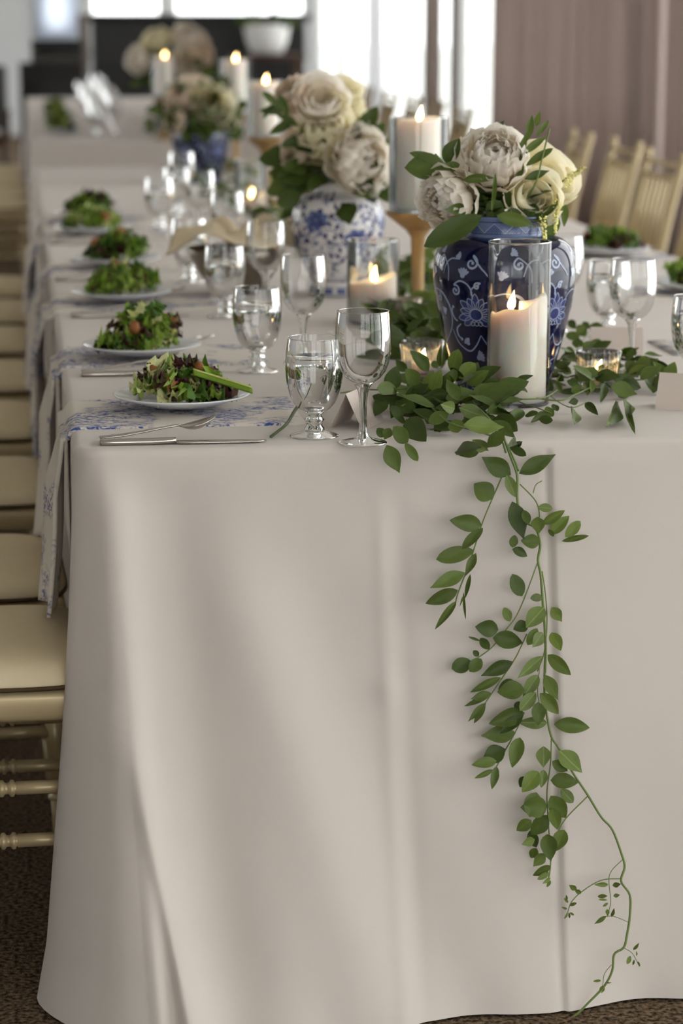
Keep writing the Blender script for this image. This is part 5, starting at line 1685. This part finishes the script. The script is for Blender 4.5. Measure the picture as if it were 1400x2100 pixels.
def bloom(label, pos, r, axis, c='w', kind='peony', seed=0, stem_to=None, group=None):
    t = thing('peony_bloom' if kind == 'peony' else 'rose_bloom', label, 'flower', pos, 0, group)
    random.seed(seed)
    ax = Vector(axis).normalized()
    R = ax.to_track_quat('Z', 'Y').to_matrix().to_4x4()
    if kind == 'peony':
        layers = [(1.0, 7, 20, 'outer'), (.97, 9, 8, 'mid'), (.95, 11, 2, 'ruff'), (.90, 11, -6, 'ruf2'), (.82, 10, -10, 'ruf2'), (.72, 9, -15, 'ruf3'), (.54, 7, -16, 'ruf3')]
    else:
        layers = [(1.0, 6, 26, 'rose'), (.9, 6, 12, 'rose'), (.76, 5, 4, 'rose'), (.6, 5, -4, 'rose'), (.44, 4, -8, 'rose'), (.28, 4, -12, 'rose')]
    for q, n, op, kd in layers:
        ph = random.uniform(0, 6.28)
        for k in range(n):
            o = bpy.data.objects.new('petal', random.choice(PET[c][kd]))
            link(o)
            o.parent = t
            s = r * q * random.uniform(.92, 1.08)
            base = Matrix.Translation((0, 0, -r * .1 + (1 - q) * r * .1 * -1 + q * 0))
            m = R @ Matrix.Rotation(ph + 2 * pi * k / n + random.uniform(-.15, .15), 4, 'Z') @ Matrix.Translation((0, 0, -r * .75)) @ \
                Matrix.Rotation(radians(op + random.uniform(-6, 6)), 4, 'X') @ Matrix.Translation((0, 0, s)) @ Matrix.Scale(s, 4)
            o.matrix_local = m
    if stem_to is not None:
        d = Vector(stem_to) - Vector(pos)
        P = [Vector((0, 0, 0)) - ax * r * .6, (d - ax * r) * .5, d]
        obj('stem', tube(catmull(P, 5), .0028, 6), M['stem'], t)
    return t

def astilbe(label, p0, p1, seed, width=.012):
    random.seed(seed)
    t = thing('astilbe_sprig', label, 'flower', p0)
    d = Vector(p1) - Vector(p0)
    obj('stem', tube([Vector((0, 0, 0)), d * .5 + Vector((0, 0, .004)), d], lambda q: .0012 - .0007 * q, 5), M['stem'], t)
    V, F = [], []
    bm = bmesh.new()
    bmesh.ops.create_icosphere(bm, subdivisions=1, radius=1)
    bv = [v.co.copy() for v in bm.verts]
    bf = [tuple(v.index for v in f.verts) for f in bm.faces]
    bm.free()
    for k in range(90):
        u = random.uniform(.15, 1)
        w = width * (1.1 - u)
        c = d * u + Vector((random.uniform(-w, w), random.uniform(-w, w), random.uniform(-w, w)))
        s = random.uniform(.0012, .0024)
        n = len(V)
        V += [c + v * s for v in bv]
        F += [tuple(i + n for i in f) for f in bf]
    o = obj('floret_plume', (V, F), M['astilbe'], t)
    o['kind'] = 'stuff'
    return t

# arrangement in the navy vase
NK = (.084, .456, TZ + .262)
bloom('large ruffled white peony at the top of the navy vase arrangement', (.062, .432, 1.143), .0445, (-.12, -.8, .55), 'w', 'peony', 5, NK)
bloom('white peony drooping over the left of the navy vase', (-.012, .43, 1.082), .041, (-.75, -.65, -.12), 'w', 'peony', 6, NK)
bloom('large cream rose at the right of the navy vase arrangement', (.150, .47, 1.115), .043, (.35, -.55, .5), 'c', 'rose', 7, NK)
bloom('pale greenish rose low at the front of the navy vase', (.122, .42, 1.083), .034, (.12, -.9, .35), 'c', 'rose', 8, NK)
random.seed(77)
fl = thing('foliage_sprig', 'mixed green foliage and slender willow leaves set in the navy vase', 'greenery', NK)
for b0, b1, b2, t0, t1, t2, w, c in VASE_LEAVES:
    place_leaf(fl, (b0, b1, b2), (t0, t1, t2), w, c, None, .2)
LN = Vector(NK)
def uvw(pts):
    return [Vector(p) - LN for p in pts]
obj('stem', tube(catmull(uvw([NK, (.118, .41, 1.10), (.132, .41, 1.15), (.142, .41, 1.19)]), 6), .0013, 6), M['stem'], fl)
obj('stem', tube(catmull(uvw([NK, (.02, .44, 1.10), (-.03, .44, 1.15)]), 6), .0017, 6), M['stem'], fl)
for k in range(24):
    a = random.uniform(0, 6.28)
    b = Vector((.084 + .03 * cos(a), .456 + .03 * sin(a), TZ + .27 + random.uniform(0, .035)))
    L = random.uniform(.04, .06)
    place_leaf(fl, b, b + Vector((L * cos(a), L * sin(a), random.uniform(-.01, .025))), L * .5, 'd', (0, -.4, 1), .4)
astilbe('pale yellow astilbe plume sticking out right of the cream rose', (.165, .45, 1.10), (.205, .44, 1.128), 1, .010)
astilbe('pale astilbe tassel hanging at the right of the navy vase neck', (.158, .42, 1.09), (.153, .41, 1.03), 2, .008)
astilbe('short pale astilbe tassel left of the hanging one by the vase neck', (.128, .395, 1.06), (.133, .385, 1.015), 3, .007)

def arrangement(tagname, nk, blooms, seed, spread=.1, nleaf=60, up=.1, skirt=0):
    for k, (lab, pos, r, ax, c, kind) in enumerate(blooms):
        bloom(lab, pos, r, ax, c, kind, seed + k, nk)
    random.seed(seed + 50)
    f = thing('foliage_sprig', 'green foliage filling the ' + tagname, 'greenery', nk)
    for k in range(nleaf):
        a = random.uniform(0, 2 * pi)
        e = random.uniform(-.35, 1.1)
        q = random.uniform(.25, 1.0)
        b = Vector(nk) + Vector((spread * q * cos(a) * cos(e), spread * q * sin(a) * cos(e) * .8, .02 + up * q * max(-.1, sin(e))))
        L = random.uniform(.045, .075)
        d = Vector((cos(a) * cos(e), sin(a) * cos(e), sin(e) * .7 + random.uniform(-.3, .3))).normalized()
        place_leaf(f, b, b + d * L, L * random.uniform(.4, .6), random.choice('ddddmm'), None, .6)
    for k in range(skirt):
        a = random.uniform(0, 2 * pi)
        b = Vector(nk) + Vector((.085 * cos(a), .085 * sin(a), random.uniform(-.03, .06)))
        L = random.uniform(.05, .08)
        place_leaf(f, b, b + Vector((L * .8 * cos(a), L * .8 * sin(a), random.uniform(-.06, .0))), L * .55, random.choice('ddm'), None, .6)
    for k in range(5):
        a = random.uniform(0, 2 * pi)
        obj('stem', tube([Vector((0, 0, -.02)), Vector((.05 * cos(a), .05 * sin(a), .08))], .0015, 5), M['stem'], f)
    return f

nk2 = (.0, 1.80, TZ + .225)
arrangement('white and blue vase', nk2, [
    ('full white peony facing right above the white and blue vase', (.031, 1.70, 1.066), .054, (.25, -.9, .15), 'w', 'peony'),
    ('cream rose at the top of the white and blue vase arrangement', (-.041, 1.76, 1.188), .04, (-.1, -.8, .5), 'w', 'rose'),
    ('blush flower at the upper left of the white and blue vase', (-.092, 1.80, 1.195), .034, (-.5, -.5, .6), 'k', 'peony'),
    ('pale yellow bloom at the top right of the white and blue vase', (.010, 1.80, 1.205), .03, (.2, -.5, .8), 'c', 'rose'),
    ('cream flower at the right edge of the white and blue vase arrangement', (.030, 1.79, 1.158), .036, (.7, -.5, .4), 'c', 'rose'),
    ('broad pale peony in the middle of the white and blue vase arrangement', (-.034, 1.75, 1.113), .05, (-.2, -.8, .5), 'c', 'peony'),
    ('small white bloom low at the left of the white and blue vase', (-.095, 1.77, 1.09), .03, (-.8, -.5, .2), 'k', 'rose')],
    200, .105, 100, .12, 22)
f = thing('willow_sprig', 'dark narrow-leaved sprig sticking out left of the cream rose', 'greenery', nk2, 0)
LN2 = Vector(nk2)
obj('stem', tube(catmull([Vector((0, 0, 0)), Vector((-.08, -.05, .12)), Vector((-.135, -.05, .175))], 5), .0014, 6), M['stem'], f)
random.seed(61)
for dx, dz, L, a in ((-.09, .13, .05, 2.6), (-.1, .14, .055, 3.6), (-.11, .15, .05, 2.0), (-.12, .16, .05, 3.1), (-.13, .17, .045, 2.4), (-.135, .175, .04, 3.9),
                     (-.07, .11, .06, 3.5), (-.06, .12, .05, .4), (-.075, .115, .05, 5.9)):
    b = LN2 + Vector((dx, -.05, dz))
    place_leaf(f, b, b + Vector((L * cos(a), -.005, L * sin(a))), L * .34, 'd')
nk3 = (-.023, 5.29, TZ + .225)
arrangement('third blue vase', nk3, [
    ('cream rose facing forward above the third blue vase', (.008, 5.2, 1.06), .055, (0, -.9, .3), 'c', 'rose'),
    ('blush bloom at the upper left of the third blue vase', (-.085, 5.25, 1.075), .05, (-.4, -.7, .5), 'k', 'peony'),
    ('pale bloom at the top of the third blue vase arrangement', (-.035, 5.3, 1.105), .045, (0, -.6, .8), 'k', 'rose'),
    ('small pale bloom low at the left of the third blue vase', (-.118, 5.22, 1.0), .035, (-.7, -.6, 0), 'k', 'rose'),
    ('small cream bloom at the right of the third blue vase', (.075, 5.24, 1.005), .03, (.6, -.7, .1), 'c', 'rose')],
    300, .13, 130, .10, 80)
nk4 = (.114, 8.62, TZ + .262)
arrangement('navy jar on the far table', nk4, [
    ('blush bloom at the top of the far navy jar arrangement', (.17, 8.58, 1.25), .06, (.1, -.7, .6), 'w', 'peony'),
    ('pale bloom at the left of the far navy jar arrangement', (-.07, 8.58, 1.145), .055, (-.6, -.7, .2), 'w', 'peony'),
    ('pale bloom low in the middle of the far navy jar arrangement', (.14, 8.50, 1.13), .06, (.1, -.9, .2), 'w', 'rose'),
    ('cream bloom at the right of the far navy jar arrangement', (.225, 8.56, 1.19), .06, (.6, -.6, .4), 'k', 'rose'),
    ('greenish bloom at the upper left of the far navy jar arrangement', (.02, 8.60, 1.24), .055, (-.3, -.6, .7), 'c', 'peony')],
    400, .19, 110, .16, 30)
